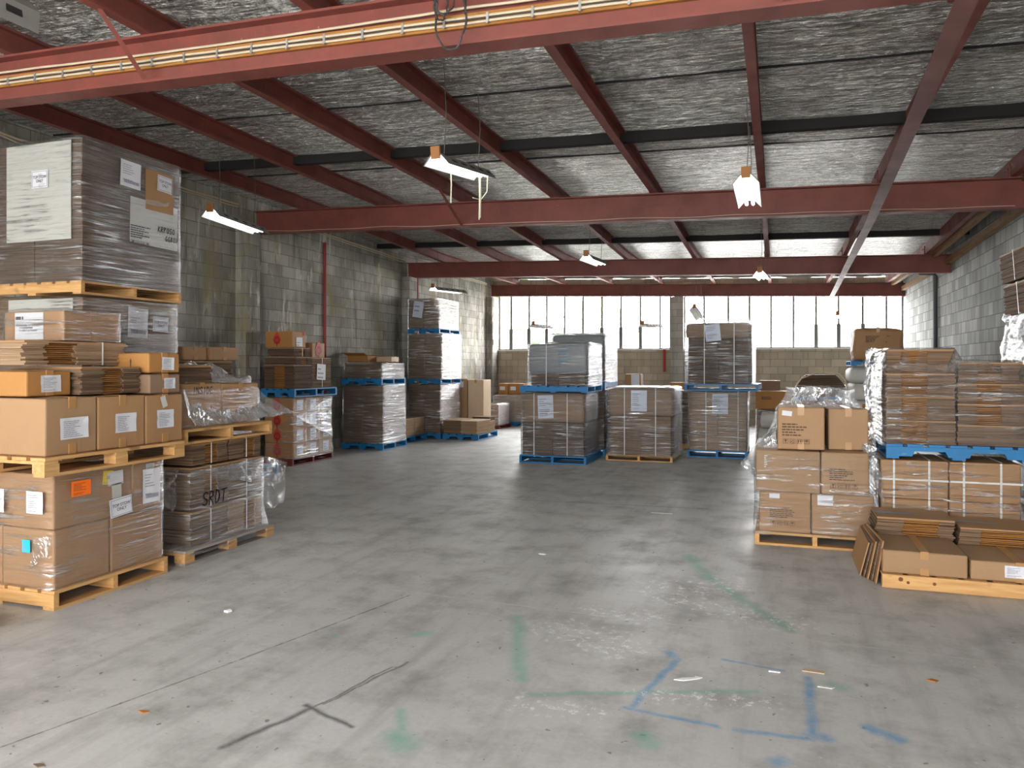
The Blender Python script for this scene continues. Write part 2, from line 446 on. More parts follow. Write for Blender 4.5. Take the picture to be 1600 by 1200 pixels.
M['scrap'] = plain('white_paper_scrap', (.85, .85, .84), .7)
M['leafdry'] = plain('dry_leaf', (.40, .15, .03), .8)
def m_glass():
    t = NT('dusty_glass')
    n = t.noise(t.coord((1, 1, 1)), 1.4, 4)
    tr = t.n('BsdfTransparent'); gl = t.n('BsdfGlossy'); gl.inputs['Roughness'].default_value = .1
    tl = t.n('BsdfTranslucent'); tl.inputs['Color'].default_value = (.95, .97, 1, 1)
    a = t.n('MixShader'); t.set(a.inputs[0], t.ramp(n, [(.3, .015), (.7, .09)])); t.set(a.inputs[1], tr.outputs[0]); t.set(a.inputs[2], tl.outputs[0])
    b = t.n('MixShader'); b.inputs[0].default_value = .05; t.set(b.inputs[1], a.outputs[0]); t.set(b.inputs[2], gl.outputs[0])
    t.set(t.out.inputs[0], b.outputs[0]); return t.m
M['glass'] = m_glass()
# ------------------------------------------------------------------ builders
def face_frame(dims, face, u, v, out):
    W, D, H = dims
    if face == '-y': o, r, n = ((u - .5) * W, -D / 2 - out, v * H), (1, 0, 0), (0, -1, 0)
    elif face == '+x': o, r, n = (W / 2 + out, (u - .5) * D, v * H), (0, 1, 0), (1, 0, 0)
    elif face == '-x': o, r, n = (-W / 2 - out, (.5 - u) * D, v * H), (0, -1, 0), (-1, 0, 0)
    else: o, r, n = ((u - .5) * W, (v - .5) * D, H + out), (1, 0, 0), (0, 0, 1)
    up = (0, 0, 1) if face != 'top' else (0, 1, 0)
    m = Matrix(((r[0], up[0], n[0], o[0]), (r[1], up[1], n[1], o[1]), (r[2], up[2], n[2], o[2]), (0, 0, 0, 1)))
    return m

def text_mesh(s, size, name, mat, parent, M4, align='CENTER', sx=1.0, serif=False):
    cu = bpy.data.curves.new('txt', 'FONT'); cu.body = s; cu.size = size; cu.align_x = align; cu.align_y = 'CENTER'
    cu.space_line = .95; cu.offset = size * .012
    to = bpy.data.objects.new('txt', cu); COL.objects.link(to)
    bpy.context.view_layer.update()
    me = bpy.data.meshes.new_from_object(to.evaluated_get(bpy.context.evaluated_depsgraph_get()))
    bpy.data.objects.remove(to); bpy.data.curves.remove(cu)
    me.materials.clear(); me.materials.append(mat); me.name = name
    for v in me.vertices: v.co.x *= sx
    o = bpy.data.objects.new(name, me); COL.objects.link(o); o.parent = parent; o.matrix_local = M4
    return o

def bars(mb, w, h, rows, seed, x0=None, z=.0012, frac=.8, thick=.42):
    """rows of unreadably small print"""
    rn = random.Random(seed); y = h / 2
    step = h / rows
    for i in range(rows):
        y -= step
        if rn.random() < .12: continue
        x = -w / 2; end = -w / 2 + w * frac * rn.uniform(.45, 1)
        while x < end:
            l = w * rn.uniform(.05, .16)
            mb.box(x, min(x + l, end), y, y + step * thick, z, z + .0006)
            x += l + w * .022

ICON = {
 'glass': [[(-.28, .38), (.28, .38), (.18, .05), (.05, -.08), (.05, -.3), (.2, -.38), (-.2, -.38), (-.05, -.3), (-.05, -.08), (-.18, .05)]],
 'arrows': [[(-.3, -.35), (-.16, -.35), (-.16, .1), (-.08, .1), (-.23, .38), (-.38, .1), (-.3, .1)], [(.16, -.35), (.3, -.35), (.3, .1), (.38, .1), (.23, .38), (.08, .1), (.16, .1)]],
 'umbrella': [[(-.38, .02), (-.25, .28), (0, .38), (.25, .28), (.38, .02), (.04, .02), (.04, -.3), (-.1, -.38), (-.12, -.28), (-.04, -.25), (-.04, .02)]],
 'cycle': [[(-.02, .38), (.3, .1), (.18, .02), (-.02, .2)], [(.3, -.05), (.2, -.38), (-.1, -.34), (.1, -.2)], [(-.36, -.3), (-.3, .15), (-.16, .1), (-.2, -.2)]],
}
def icons(mb, x, y, s, names, z=.0008):
    for i, nme in enumerate(names):
        cx = x + i * s * 1.35
        t = s * .06; a = s / 2
        for (p, q, r_, t_) in ((-a, a, a - t, a), (-a, a, -a, -a + t), (-a, -a + t, -a, a), (a - t, a, -a, a)):
            mb.box(cx + p, cx + q, y + r_, y + t_, z, z + .0005)
        for pl in ICON[nme]:
            mb.prism([(cx + px * s * .95, y + py * s * .95, z) for px, py in pl], (0, 0, .0006))

STROKE = {
 'I': [[(.5, 1), (.5, 0)]], 'N': [[(.1, 0), (.15, 1), (.8, .05), (.85, 1)]],
 'S': [[(.85, .9), (.5, 1), (.15, .85), (.2, .6), (.75, .42), (.85, .18), (.5, 0), (.1, .1)]],
 'D': [[(.15, 1), (.15, 0), (.6, .1), (.85, .5), (.6, .92), (.1, 1)]], 'E': [[(.85, 1), (.2, .95), (.15, .02), (.9, .03)], [(.18, .5), (.7, .52)]],
 'A': [[(.05, 0), (.45, 1), (.9, 0)], [(.2, .4), (.8, .42)]], 'T': [[(.05, .95), (.95, 1)], [(.5, .97), (.45, 0)]],
 'R': [[(.15, 0), (.2, 1), (.7, .95), (.75, .65), (.25, .5), (.85, 0)]], 'G': [[(.8, .85), (.45, 1), (.15, .6), (.2, .15), (.6, 0), (.85, .35), (.55, .4)]],
 'B': [[(.15, 0), (.2, 1), (.7, .85), (.3, .55), (.8, .3), (.15, .02)]], 'O': [[(.5, 1), (.15, .6), (.3, .05), (.75, .1), (.85, .7), (.5, 1)]],
 'K': [[(.15, 1), (.15, 0)], [(.8, 1), (.2, .45), (.85, 0)]], 'V': [[(.1, 1), (.45, 0), (.9, 1)]], 'P': [[(.15, 0), (.2, 1), (.8, .85), (.25, .5)]], 'X': [[(.1, 1), (.9, 0)], [(.85, 1), (.1, 0)]],
}
def handwriting(mb, s, h, lw, z=.001, slant=.1):
    w = h * .62; x = -len(s) * w * .5 * 1.12
    for ch in s:
        for st in STROKE.get(ch, []):
            pts = [Vector((x + px * w + py * h * slant, (py - .5) * h, z)) for px, py in st]
            for a, b in zip(pts, pts[1:]):
                d = (b - a); n = Vector((-d.y, d.x, 0)).normalized() * lw / 2; e = d.normalized() * lw * .3
                mb.prism([a - e + n, a - e - n, b + e - n, b + e + n], (0, 0, .0008))
        x += w * 1.12

def decal(root, dims, face, u, v, w, h, kind='label', tilt=0.0, out=.006, seed=1, name=None, label=None, text=None, far=False, mat=None):
    F = face_frame(dims, face, u, v, out) @ Matrix.Rotation(R(tilt), 4, 'Z')
    if kind == 'logo':
        mb = MB(); s = w
        out_ = [(0, 1.0), (.12, .78), (.34, .55), (.47, .3), (.5, .02), (.4, -.26), (.2, -.42), (0, -.46), (-.2, -.42), (-.4, -.26), (-.5, .02), (-.47, .3), (-.34, .55), (-.12, .78)]
        mb.prism([(x * s, y * s, 0) for x, y in out_], (0, 0, .001), 0)
        for sg in (-1, 1):
            mb.prism([(sg * x * s, y * s, .001) for x, y in ((.03, .5), (.2, .38), (.34, .12), (.33, -.12), (.18, -.28), (.05, -.3), (.05, -.18), (.19, -.1), (.22, .08), (.12, .25), (.03, .32))], (0, 0, .0006), 1)
        mb.prism([(x * s, y * s, .001) for x, y in ((-.04, .3), (.04, .3), (.05, -.62), (-.05, -.62))], (0, 0, .0007), 1)
        return mb.build(name or 'printed_emblem', [M['logored'], M['logodk']], root, M=F)
    if kind == 'print':      # small print straight on the cardboard, with handling symbols
        mb = MB(); bars(mb, w, h, 6, seed, z=0, frac=.95, thick=.5)
        icons(mb, -w / 2 + .03, -h / 2 - .05, min(.055, w * .17), ['glass', 'cycle', 'arrows', 'umbrella'])
        return mb.build(name or 'carton_print', mat or M['inkbrown'], root, M=F)
    if kind == 'bars':
        mb = MB(); bars(mb, w, h, max(1, int(h / .02)), seed, z=0, frac=1, thick=.6)
        return mb.build(name or 'carton_print', mat or M['inkbrown'], root, M=F)
    if kind == 'arrow':
        mb = MB()
        for pl in ICON['arrows'][:1]:
            mb.prism([(x * w + w * .23, y * h, 0) for x, y in pl], (0, 0, .0007))
        return mb.build(name or 'carton_print', mat or M['inkbrown'], root, M=F)
    if kind == 'hand':
        mb = MB(); handwriting(mb, text, h, h * .13)
        return mb.build(name or 'handwriting', M['marker'], root, M=F)
    base = {'label': 'paper', 'blabel': 'paperblue', 'stow': 'paper', 'orange': 'orange', 'yellow': 'yellow', 'cyan': 'cyan', 'sheet': 'sheet', 'card': 'card', 'tape': 'tape', 'docket': 'paper', 'blank': 'paper'}[kind]
    mb = MB()
    n = 5
    if kind in ('label', 'blabel', 'stow', 'docket', 'yellow') and not far:      # paper that lifts a little
        rn = random.Random(seed)
        P = [[Vector((-w / 2 + w * i / n, -h / 2 + h * j / n, .0015 * math.sin(i * 1.3 + seed) + (.004 * rn.random() if i in (0, n) or j in (0, n) else 0))) for j in range(n + 1)] for i in range(n + 1)]
        mb.grid(P); mb.grid([[p - Vector((0, 0, .0006)) for p in row] for row in P])
        zi = .0062
    else:
        mb.box(-w / 2, w / 2, -h / 2, h / 2, 0, .0012 if kind != 'sheet' else .004); zi = .0014
    nm = name or {'tape': 'tape', 'sheet': 'cover_board', 'card': 'cover_board'}.get(kind, 'label')
    o = mb.build(nm, mat or M[base], root, M=F)
    if label: o['label'] = label
    if kind in ('label', 'blabel', 'docket', 'orange', 'cyan', 'yellow'):
        k = MB()
        if kind == 'docket':
            bars(k, w * .8, h * .5, 6, seed, z=zi, frac=.7, thick=.3)
            k2 = random.Random(seed + 5); x = -w * .36
            while x < w * .36:
                b = w * k2.choice((.012, .02, .03)); k.box(x, x + b, -h * .36, -h * .24, zi, zi + .0006); x += b + w * k2.choice((.012, .02))
            for vtx in k.bm.verts:
                if vtx.co.y > -h * .2: vtx.co.y += h * .15
        elif kind == 'yellow': handwriting(k, 'OK', h * .25, h * .03, z=zi)
        else: bars(k, w * .8, h * .8, 3 if far else 9, seed, z=zi, frac=.85 if kind != 'cyan' else .6, thick=.36)
        k.build('print', M['inkgrey'] if kind != 'orange' else M['inkbrown'], o)
    if kind == 'stow':
        k = MB(); t = .004; a, b = w * .46, h * .44
        for q in ((-a, a, b - t, b), (-a, a, -b, -b + t), (-a, -a + t, -b, b), (a - t, a, -b, b)): k.box(*q, zi, zi + .0005)
        k.build('border', M['inkgrey'], o)
        text_mesh('TOP STOW\nONLY', h * .235, 'lettering', M['ink'], o, Matrix.Translation((0, 0, zi + .0006)), sx=min(1.0, w / (h * 1.45)))
    if text and kind not in ('hand',):
        text_mesh(text, h * .1, 'lettering', M['ink'], o, Matrix.Translation((0, 0, zi + .0008)))
    return o

def carton(label, x0, x1, y0, y1, z0, z1, rot=0, mat='card', group=None, tape='x', decals=(), name='cardboard_box', cat='box', bulge=.005, seed=0, open_flaps=False, r=.011, jit=.002):
    w, d, h = x1 - x0, y1 - y0, z1 - z0
    g = empty(name, ((x0 + x1) / 2, (y0 + y1) / 2, z0), R(rot), label, cat, group)
    mb = MB()
    if open_flaps:
        t = .006
        mb.box(-w / 2, w / 2, -d / 2, -d / 2 + t, 0, h); mb.box(-w / 2, w / 2, d / 2 - t, d / 2, 0, h)
        mb.box(-w / 2, -w / 2 + t, -d / 2, d / 2, 0, h); mb.box(w / 2 - t, w / 2, -d / 2, d / 2, 0, h); mb.box(-w / 2, w / 2, -d / 2, d / 2, 0, t)
        mb.build('body', M[mat], g)
        for ang, px, py, L, W in ((0, 0, -d / 2, w, d * .42), (180, 0, d / 2, w, d * .42), (90, w / 2, 0, d, w * .35), (270, -w / 2, 0, d, w * .35)):
            f = MB(); f.box(-L / 2, L / 2, -W, 0, -.003, .003)
            el = random.Random(seed + ang).uniform(-35, 20)
            f.build('flap', M[mat], g, M=Matrix.Translation((px, py, h)) @ Matrix.Rotation(R(ang), 4, 'Z') @ Matrix.Rotation(R(el), 4, 'X'))
    else:
        mb.rbox(-w / 2, w / 2, -d / 2, d / 2, 0, h, r=r, bulge=bulge, seed=seed, jit=jit)
        mb.build('body', M[mat], g, smooth=False)
        if tape:
            t = MB(); hw = .028; q = bulge + .0015; dn = min(.07, h * .3)
            if tape == 'x':
                t.box(-w / 2 - .002, w / 2 + .002, -hw, hw, h + q - .002, h + q)
                for sx in (-1, 1):
                    t.box(min(sx * w / 2, sx * (w / 2 + q)), max(sx * w / 2, sx * (w / 2 + q)), -hw, hw, h - dn, h + q)
                    t.box(min(sx * w / 2, sx * (w / 2 + q)), max(sx * w / 2, sx * (w / 2 + q)), -hw, hw, 0.002, dn)
            else:
                t.box(-hw, hw, -d / 2 - .002, d / 2 + .002, h + q - .002, h + q)
                for sx in (-1, 1):
                    t.box(-hw, hw, min(sx * d / 2, sx * (d / 2 + q)), max(sx * d / 2, sx * (d / 2 + q)), h - dn, h + q)
                    t.box(-hw, hw, min(sx * d / 2, sx * (d / 2 + q)), max(sx * d / 2, sx * (d / 2 + q)), 0.002, dn)
            t.build('tape', M['tape'], g)
    for dd in decals: decal(g, (w, d, h), **{'out': bulge + .002, **dd})
    return g

def bundle(label, x0, x1, y0, y1, z0, z1, axis='y', rot=0, n=None, mat='edge', top='card', core=True, strap=True, jit=.012, seed=1, group=None, name='carton_bundle', decals=(), core_face=True, cf=(.32, .68), tilt=(0, 0)):
    """a bundle of flattened cartons; axis = direction along which the middle gap between the flaps is seen"""
    rn = random.Random(seed)
    w, d, h = x1 - x0, y1 - y0, z1 - z0
    g = empty(name, ((x0 + x1) / 2, (y0 + y1) / 2, z0), R(rot), label, 'cartons', group)
    if tilt != (0, 0): g.rotation_euler = (R(tilt[0]), R(tilt[1]), R(rot))
    n = n or max(4, int(h / .014)); th = h / n
    mb = MB(); co = MB()
    for i in range(n):
        ox, oy = rn.uniform(-jit, jit), rn.uniform(-jit, jit)
        a, b = th * i + th * .04, th * (i + 1)
        X0, X1, Y0, Y1 = -w / 2 + ox, w / 2 + ox, -d / 2 + oy, d / 2 + oy
        if not core or i == n - 1:
            mb.box(X0, X1, Y0, Y1, a, b, 1 if i == n - 1 else 0)
        elif axis == 'y':
            ya, yb = Y0 + d * cf[0] + rn.uniform(-.004, .004), Y0 + d * cf[1]
            mb.box(X0, X1, Y0, ya, a, b); mb.box(X0, X1, yb, Y1, a, b); co.box(X0 + .012, X1 - .012, ya, yb, a, b - th * .25)
        else:
            xa, xb = X0 + w * cf[0] + rn.uniform(-.004, .004), X0 + w * cf[1]
            mb.box(X0, xa, Y0, Y1, a, b); mb.box(xb, X1, Y0, Y1, a, b); co.box(xa, xb, Y0 + .012, Y1 - .012, a, b - th * .25)
    mb.build('flat_cartons', [M[mat], M[top]], g)
    if core: 
        o = co.build('folded_flaps', M['core'], g); o['label'] = 'orange-brown inner flaps showing in the middle gap'
    if strap:
        s = MB(); q = jit + .003
        if axis == 'y': 
            for f in (.5,) if strap is True else strap:
                y = -d / 2 + d * f
                s.box(w / 2 + q, w / 2 + q + .002, y - .005, y + .005, 0, h + .002); s.box(-w / 2 - q, w / 2 + q, y - .005, y + .005, h, h + .002); s.box(-w / 2 - q - .002, -w / 2 - q, y - .005, y + .005, 0, h + .002)
        else:
            for f in (.5,) if strap is True else strap:
                x = -w / 2 + w * f
                s.box(x - .005, x + .005, -d / 2 - q - .002, -d / 2 - q, 0, h + .002); s.box(x - .005, x + .005, -d / 2 - q, d / 2 + q, h, h + .002); s.box(x - .005, x + .005, d / 2 + q, d / 2 + q + .002, 0, h + .002)
        s.build('strap', M['strap'], g)
    for dd in decals: decal(g, (w, d, h), **{'out': jit + .004, **dd})
    return g

def film_mesh(x0, x1, y0, y1, z0, z1, off=.012, amp=.007, seed=0, top=True, rows=None, ns=11, flare=0.0, ruffle=0.0):
    mb = MB(); rows = rows or max(6, int((z1 - z0) / .07))
    cx, cy = (x0 + x1) / 2, (y0 + y1) / 2; hx, hy = (x1 - x0) / 2 + off, (y1 - y0) / 2 + off
    per = []
    for (ax, ay, bx, by) in ((-1, -1, 1, -1), (1, -1, 1, 1), (1, 1, -1, 1), (-1, 1, -1, -1)):
        for i in range(ns):
            t = .03 + .94 * i / (ns - 1)
            per.append((ax + (bx - ax) * t, ay + (by - ay) * t))
    rings = []
    for j in range(rows + 1):
        f = j / rows; z = z0 + (z1 - z0) * f; ring = []
        for k, (px, py) in enumerate(per):
            x, y = px * hx, py * hy
            nv = noise.noise(Vector((x * 3.0 + seed * 7, y * 3.0, z * 11))) + .5 * noise.noise(Vector((x * 9 + seed, y * 9, z * 25)))
            e = max(0, nv) * amp + (flare * (1 - f * 4) if f < .25 else 0)
            dv = Vector((px, py, 0)).normalized()
            zz = z + (ruffle * noise.noise(Vector((x * 7, y * 7, seed))) if j in (0, rows) else 0)
            ring.append(mb.bm.verts.new((cx + x + dv.x * e, cy + y + dv.y * e, zz)))
        rings.append(ring)
    if top:
        for s_, dz in ((.97, off), (.7, off + amp), (.35, off), (.02, off)):
            rings.append([mb.bm.verts.new((cx + px * hx * s_, cy + py * hy * s_, z1 + dz + amp * noise.noise(Vector((px * 3 * s_ + seed, py * 3 * s_, 2))))) for (px, py) in per])
    N = len(per)
    for a, b in zip(rings, rings[1:]):
        for k in range(N): mb.bm.faces.new((a[k], a[(k + 1) % N], b[(k + 1) % N], b[k]))
    return mb

def wrap(label, x0, x1, y0, y1, z0, z1, mat='film', **kw):
    """film round several separate boxes: a thing of its own"""
    o = film_mesh(x0, x1, y0, y1, z0, z1, **kw).build('stretch_wrap', M[mat], None, smooth=True)
    return tag(o, label, 'plastic film')

def sheet_film(name, label, c00, c10, c11, c01, nu=22, nv=14, amp=.04, seed=0, mat='loose', sag=0.0, parent=None, fall=None):
    """a loose crumpled sheet between four corners"""
    c00, c10, c11, c01 = map(Vector, (c00, c10, c11, c01)); P = []
    nrm = (c10 - c00).cross(c01 - c00).normalized()
    for i in range(nu + 1):
        row = []
        for j in range(nv + 1):
            u, v = i / nu, j / nv
            p = c00 * (1 - u) * (1 - v) + c10 * u * (1 - v) + c11 * u * v + c01 * (1 - u) * v
            q = p * 5.5
            cr = abs(noise.noise(Vector((q.x + seed * 5, q.y, q.z)))) * 1.4 + .6 * noise.noise(Vector((q.x * 3 + seed, q.y * 3, q.z * 3)))
            p = p + nrm * (cr * amp - sag * math.sin(u * math.pi) * math.sin(v * math.pi)) + noise.noise_vector(Vector((q.x * 1.3, q.y * 1.3 + seed, q.z * 1.3))) * amp * .6
            if fall: p = fall(u, v, p)
            row.append(p)
        P.append(row)
    o = MB().grid(P).build(name, M[mat], parent, smooth=True)
    if label and not parent: tag(o, label, 'plastic film')
    return o

def pallet(label, x0, x1, y0, y1, z0, h=.13, style='stringer', mat='pine', bmat=None, rot=0, group=None, seed=0, nb=7, swap=False):
    w, d = x1 - x0, y1 - y0
    if swap: w, d, rot = d, w, rot + 90
    g = empty('pallet', ((x0 + x1) / 2, (y0 + y1) / 2, z0), R(rot), label, 'pallet', group)
    rn = random.Random(seed); t = min(.021, h * .17); bm = bmat or mat
    bw = w / nb * .80
    for i in range(nb):
        x = -w / 2 + bw / 2 + (w - bw) * i / (nb - 1)
        MB().box(x - bw / 2, x + bw / 2, -d / 2 + rn.uniform(0, .006), d / 2 - rn.uniform(0, .006), h - t, h).build('deck_board', M[mat], g)
    base = t if style != 'plank' else 0
    zt = h - t
    if style == 'plank':
        MB().box(-w / 2, w / 2, -d / 2 - .025, -d / 2 - .002, .012, h).build('front_plank', M[bm], g)
        for kx, kz, kr in ((-.40, .075, .016), (-.36, .055, .011), (-.22, .06, .012)):
            MB().tube([(w * kx, -d / 2 - .0262, kz), (w * kx, -d / 2 - .024, kz)], kr, 14).build('knot', M['knot'], g)
    if style in ('stringer', 'plank'):
        bt = .04
        for f in (0, .5, 1):
            y = -d / 2 + bt / 2 + (d - bt) * f
            MB().box(-w / 2, w / 2, y - bt / 2, y + bt / 2, base, zt - .001).build('bearer', M[bm], g)
    elif style == 'notched':
        bt = .045
        for f in (0, .5, 1):
            y = -d / 2 + bt / 2 + (d - bt) * f
            zn = base + (zt - base) * .55
            pr = [(-w / 2, base), (-w * .32, base), (-w * .30, zn), (-w * .09, zn), (-w * .07, base), (w * .07, base), (w * .09, zn), (w * .30, zn), (w * .32, base), (w / 2, base), (w / 2, zt - .001), (-w / 2, zt - .001)]
            MB().prism([(px, y - bt / 2, pz) for px, pz in pr], (0, bt, 0)).build('bearer', M[bm], g)
    else:
        for f in (0, .5, 1):
            MB().box(-w / 2, w / 2, -d / 2 + (d - .1) * f, -d / 2 + .1 + (d - .1) * f, zt - t, zt - .001).build('cross_board', M[bm], g)
            for q in (0, .5, 1):
                bx = -w / 2 + (w - .11) * q; by = -d / 2 + (d - .11) * f
                MB().box(bx, bx + .11, by, by + .11, base, zt - t - .0005).build('block', M[bm], g)
    if style != 'plank':
        for f in (0, .5, 1):
            x = -w / 2 + (w - .1) * f
            MB().box(x, x + .1, -d / 2, d / 2, 0, base - .0005).build('base_board', M[mat], g)
    return g

def load(label, x0, x1, y0, y1, z0, z1, mat='edge', cap=None, decals=(), straps=(), film='film', rot=0, group=None, seed=0, tier=.27, cols=2, lower=None, filmoff=.014, amp=.008, name='wrapped_carton_load', topmat='card', flare=0.0):
    """one shrink-wrapped block of flattened cartons"""
    w, d, h = x1 - x0, y1 - y0, z1 - z0
    g = empty(name, ((x0 + x1) / 2, (y0 + y1) / 2, z0), R(rot), label, 'wrapped load', group)
    rn = random.Random(seed); hb = h - (cap[0] if cap else 0)
    nt = max(1, round(hb / tier)); z = 0; mb = MB()
    for k in range(nt):
        zz = hb * (k + 1) / nt
        for c in range(cols):
            a = -w / 2 + w * c / cols; b = a + w / cols
            o = rn.uniform(-.006, .006); p = rn.uniform(0, .012)
            mb.rbox(a + .002 + o * (c > 0), b - .002, -d / 2 + p, d / 2 - rn.uniform(0, .012), z + .001, zz, r=.006, bulge=.004, seed=seed + k * 3 + c)
        z = zz
    mb.build('carton_stack', M[mat], g)
    ov = 0
    if cap:
        ch, cm, ov = cap
        MB().rbox(-w / 2 - ov, w / 2 + ov, -d / 2 - ov, d / 2 + ov, hb + .001, h, r=min(.05, ch * .3), bulge=.012, seed=seed, jit=.008).build('cover_board', M[cm], g, smooth=True)
    if straps:
        s = MB(); o = ov + .012
        for f in straps:
            x = -w / 2 + w * f
            s.box(x - .007, x + .007, -d / 2 - o - .002, -d / 2 - o, .0, h + .012); s.box(x - .007, x + .007, -d / 2 - o, d / 2 + o, h + .011, h + .013)
        s.build('strap', M['strap'], g)
    for dd in decals:
        dd = dict(dd); decal(g, (w, d, h), out=dd.pop('out', ov + .014), **dd)
    if film:
        film_mesh(-w / 2 - ov, w / 2 + ov, -d / 2 - ov, d / 2 + ov, -.015, h + .004, off=filmoff + .008, amp=amp, seed=seed, flare=flare).build('stretch_wrap', M[film], g, smooth=True)
    return g

# ------------------------------------------------------------------ the setting
XL, XR, YE, YF = -8.25, 3.05, 21.6, -3.6
def lerp_tab(tab, y):
    for (a, va), (b, vb) in zip(tab, tab[1:]):
        if y <= b: return va + (vb - va) * (y - a) / (b - a)
    return tab[-1][1]
ZT = [(-5, 4.05), (4.5, 3.99), (10.5, 3.96), (16, 3.80), (22, 3.82)]
SLOPE = -.03
def roof_z(x, y): return lerp_tab(ZT, y) + SLOPE * x

def struct(name, mb, mat, **kw):
    o = mb.build(name, mat, **kw); o['kind'] = 'structure'; return o

struct('floor', MB().box(XL - .2, XR + .2, YF, YE + .2, -.12, 0), M['floor'])
struct('ground', MB().box(-60, 60, -60, 90, -.3, -.125), M['ground'])
struct('wall_left', MB().box(XL - .2, XL, YF, YE + .2, 0, 4.5), M['blkL'])
struct('wall_right', MB().box(XR, XR + .2, YF, YE + .2, 0, 4.2), M['blkR'])
SILL, HEAD = 2.1, 3.80
struct('wall_back', MB().box(XL, XR, YE, YE + .2, 0, SILL - .03), M['blkE'])
struct('trim_1', MB().box(XL, -2.86, YE - .03, YE + .2, SILL - .03, SILL), M['white'])
struct('trim_2', MB().box(-2.49, XR, YE - .03, YE + .2, SILL - .03, SILL), M['white'])
zl, zr = roof_z(XL, YE) - .30, roof_z(XR, YE) - .30
struct('wall_lintel', MB().prism([(XL, YE + .14, zl), (XL, YE + .2, zl), (XL, YE + .2, zl + .5), (XL, YE + .14, zl + .5)], (XR - XL, 0, zr - zl)), M['blkE'])
for (x0, x1, y0, y1, z1) in ((XL, XL + .2, 10.0, 10.35, 3.85), (XL, XL + .2, 15.72, 16.1, 3.7)):
    struct('pier', MB().box(x0, x1, y0, y1, 0, z1), M['blkL'])
struct('pier', MB().box(XL, XL + .2, 21.1, YE + .2, 0, 3.68), M['blkL'])
struct('pier', MB().box(-2.86, -2.49, YE - .12, YE + .2, 0, 3.56), M['blkP'])

# foil ceiling, sagging a little between purlins
PURL = [-7.3, -5.88, -4.46, -3.04, -1.62, -.2, 1.22, 2.64]
P = []
NXc, NYc = 96, 120
for i in range(NXc + 1):
    x = XL - .15 + (XR - XL + .3) * i / NXc; row = []
    dm = min(abs(x - p) for p in PURL)
    for j in range(NYc + 1):
        y = YF + (YE + .1 - YF) * j / NYc
        z = roof_z(x, y) + .205 - .012 * min(1, dm / .5) * (.6 + noise.noise(Vector((x * .9, y * .6, 0)))) + .006 * noise.noise(Vector((x * 5, y * 5, 3)))
        row.append((x, y, z))
    P.append(row)
struct('ceiling', MB().grid(P), M['foil'], smooth=True)
P2 = [[(x, y, roof_z(x, y) + .28) for y in (YF, 4.5, 10.5, 16, YE + .3)] for x in (XL - .3, XR + .3)]
struct('roof', MB().grid(P2), M['white'])
# dark battens and joint strips across the foil
for k, (y, hh, ww) in enumerate(((1.0, .1, .08), (2.6, .02, .02), (6.75, .022, .025), (8.25, .10, .09), (9.05, .022, .025), (12.6, .022, .025), (14.55, .09, .09), (15.1, .02, .02), (18.6, .022, .03), (20.2, .02, .025))):
    mb = MB()
    z0, z1 = roof_z(XL, y) + .19, roof_z(XR, y) + .19
    if hh < .05: hh, ww = .004, .016
    mb.prism([(XL, y, z0 - hh), (XL, y + ww, z0 - hh), (XL, y + ww, z0 + .03), (XL, y, z0 + .03)], (XR - XL, 0, z1 - z0))
    struct('trim_%d' % (k + 3), mb, M['dark'])

# roof beams: I sections running across the room, purlins along it
def ibeam(label, y, depth, x0, x1, off=0.0, fw=.17, group=None):
    D, hw, t, w = depth, fw / 2, .018, .006
    g = empty('roof_beam', ((x0 + x1) / 2, y, roof_z((x0 + x1) / 2, y) - D + off), 0, label, 'beam')
    pr = [(-hw, 0), (hw, 0), (hw, t), (w, t), (w, D - t), (hw, D - t), (hw, D), (-hw, D), (-hw, D - t), (-w, D - t), (-w, t), (-hw, t)]
    L = x1 - x0
    MB().prism([(-L / 2, a, b - SLOPE * L / 2) for a, b in pr], (L, 0, SLOPE * L)).build('girder', M['steel'], g)
    return g, L, D
def beam_part(g, name, mb, mat): return mb.build(name, mat, g)
b1, L1_, D1_ = ibeam('nearest dark red steel roof beam, with tan cables clipped along its side', 4.5, .36, XL, 3.05)
b2, _, _ = ibeam('second dark red steel roof beam from the camera, running full width to both walls', 10.5, .37, XL + .02, 3.05)
b3, _, _ = ibeam('third dark red steel roof beam, resting on the left wall pier', 16.0, .345, XL + .02, 3.05)
b4, _, _ = ibeam('farthest red steel beam, along the top of the back windows', 21.45, .335, XL + .03, 3.05)
for xx in (.02, .72):    # stiffener plates with bolts
    q = MB(); zc = SLOPE * (xx - (XL + 3.05) / 2)
    q.box(xx - (XL + 3.05) / 2 - .006, xx - (XL + 3.05) / 2 + .006, -.082, -.006, zc + .018, zc + .342)
    q.build('stiffener', M['steel'], b1)
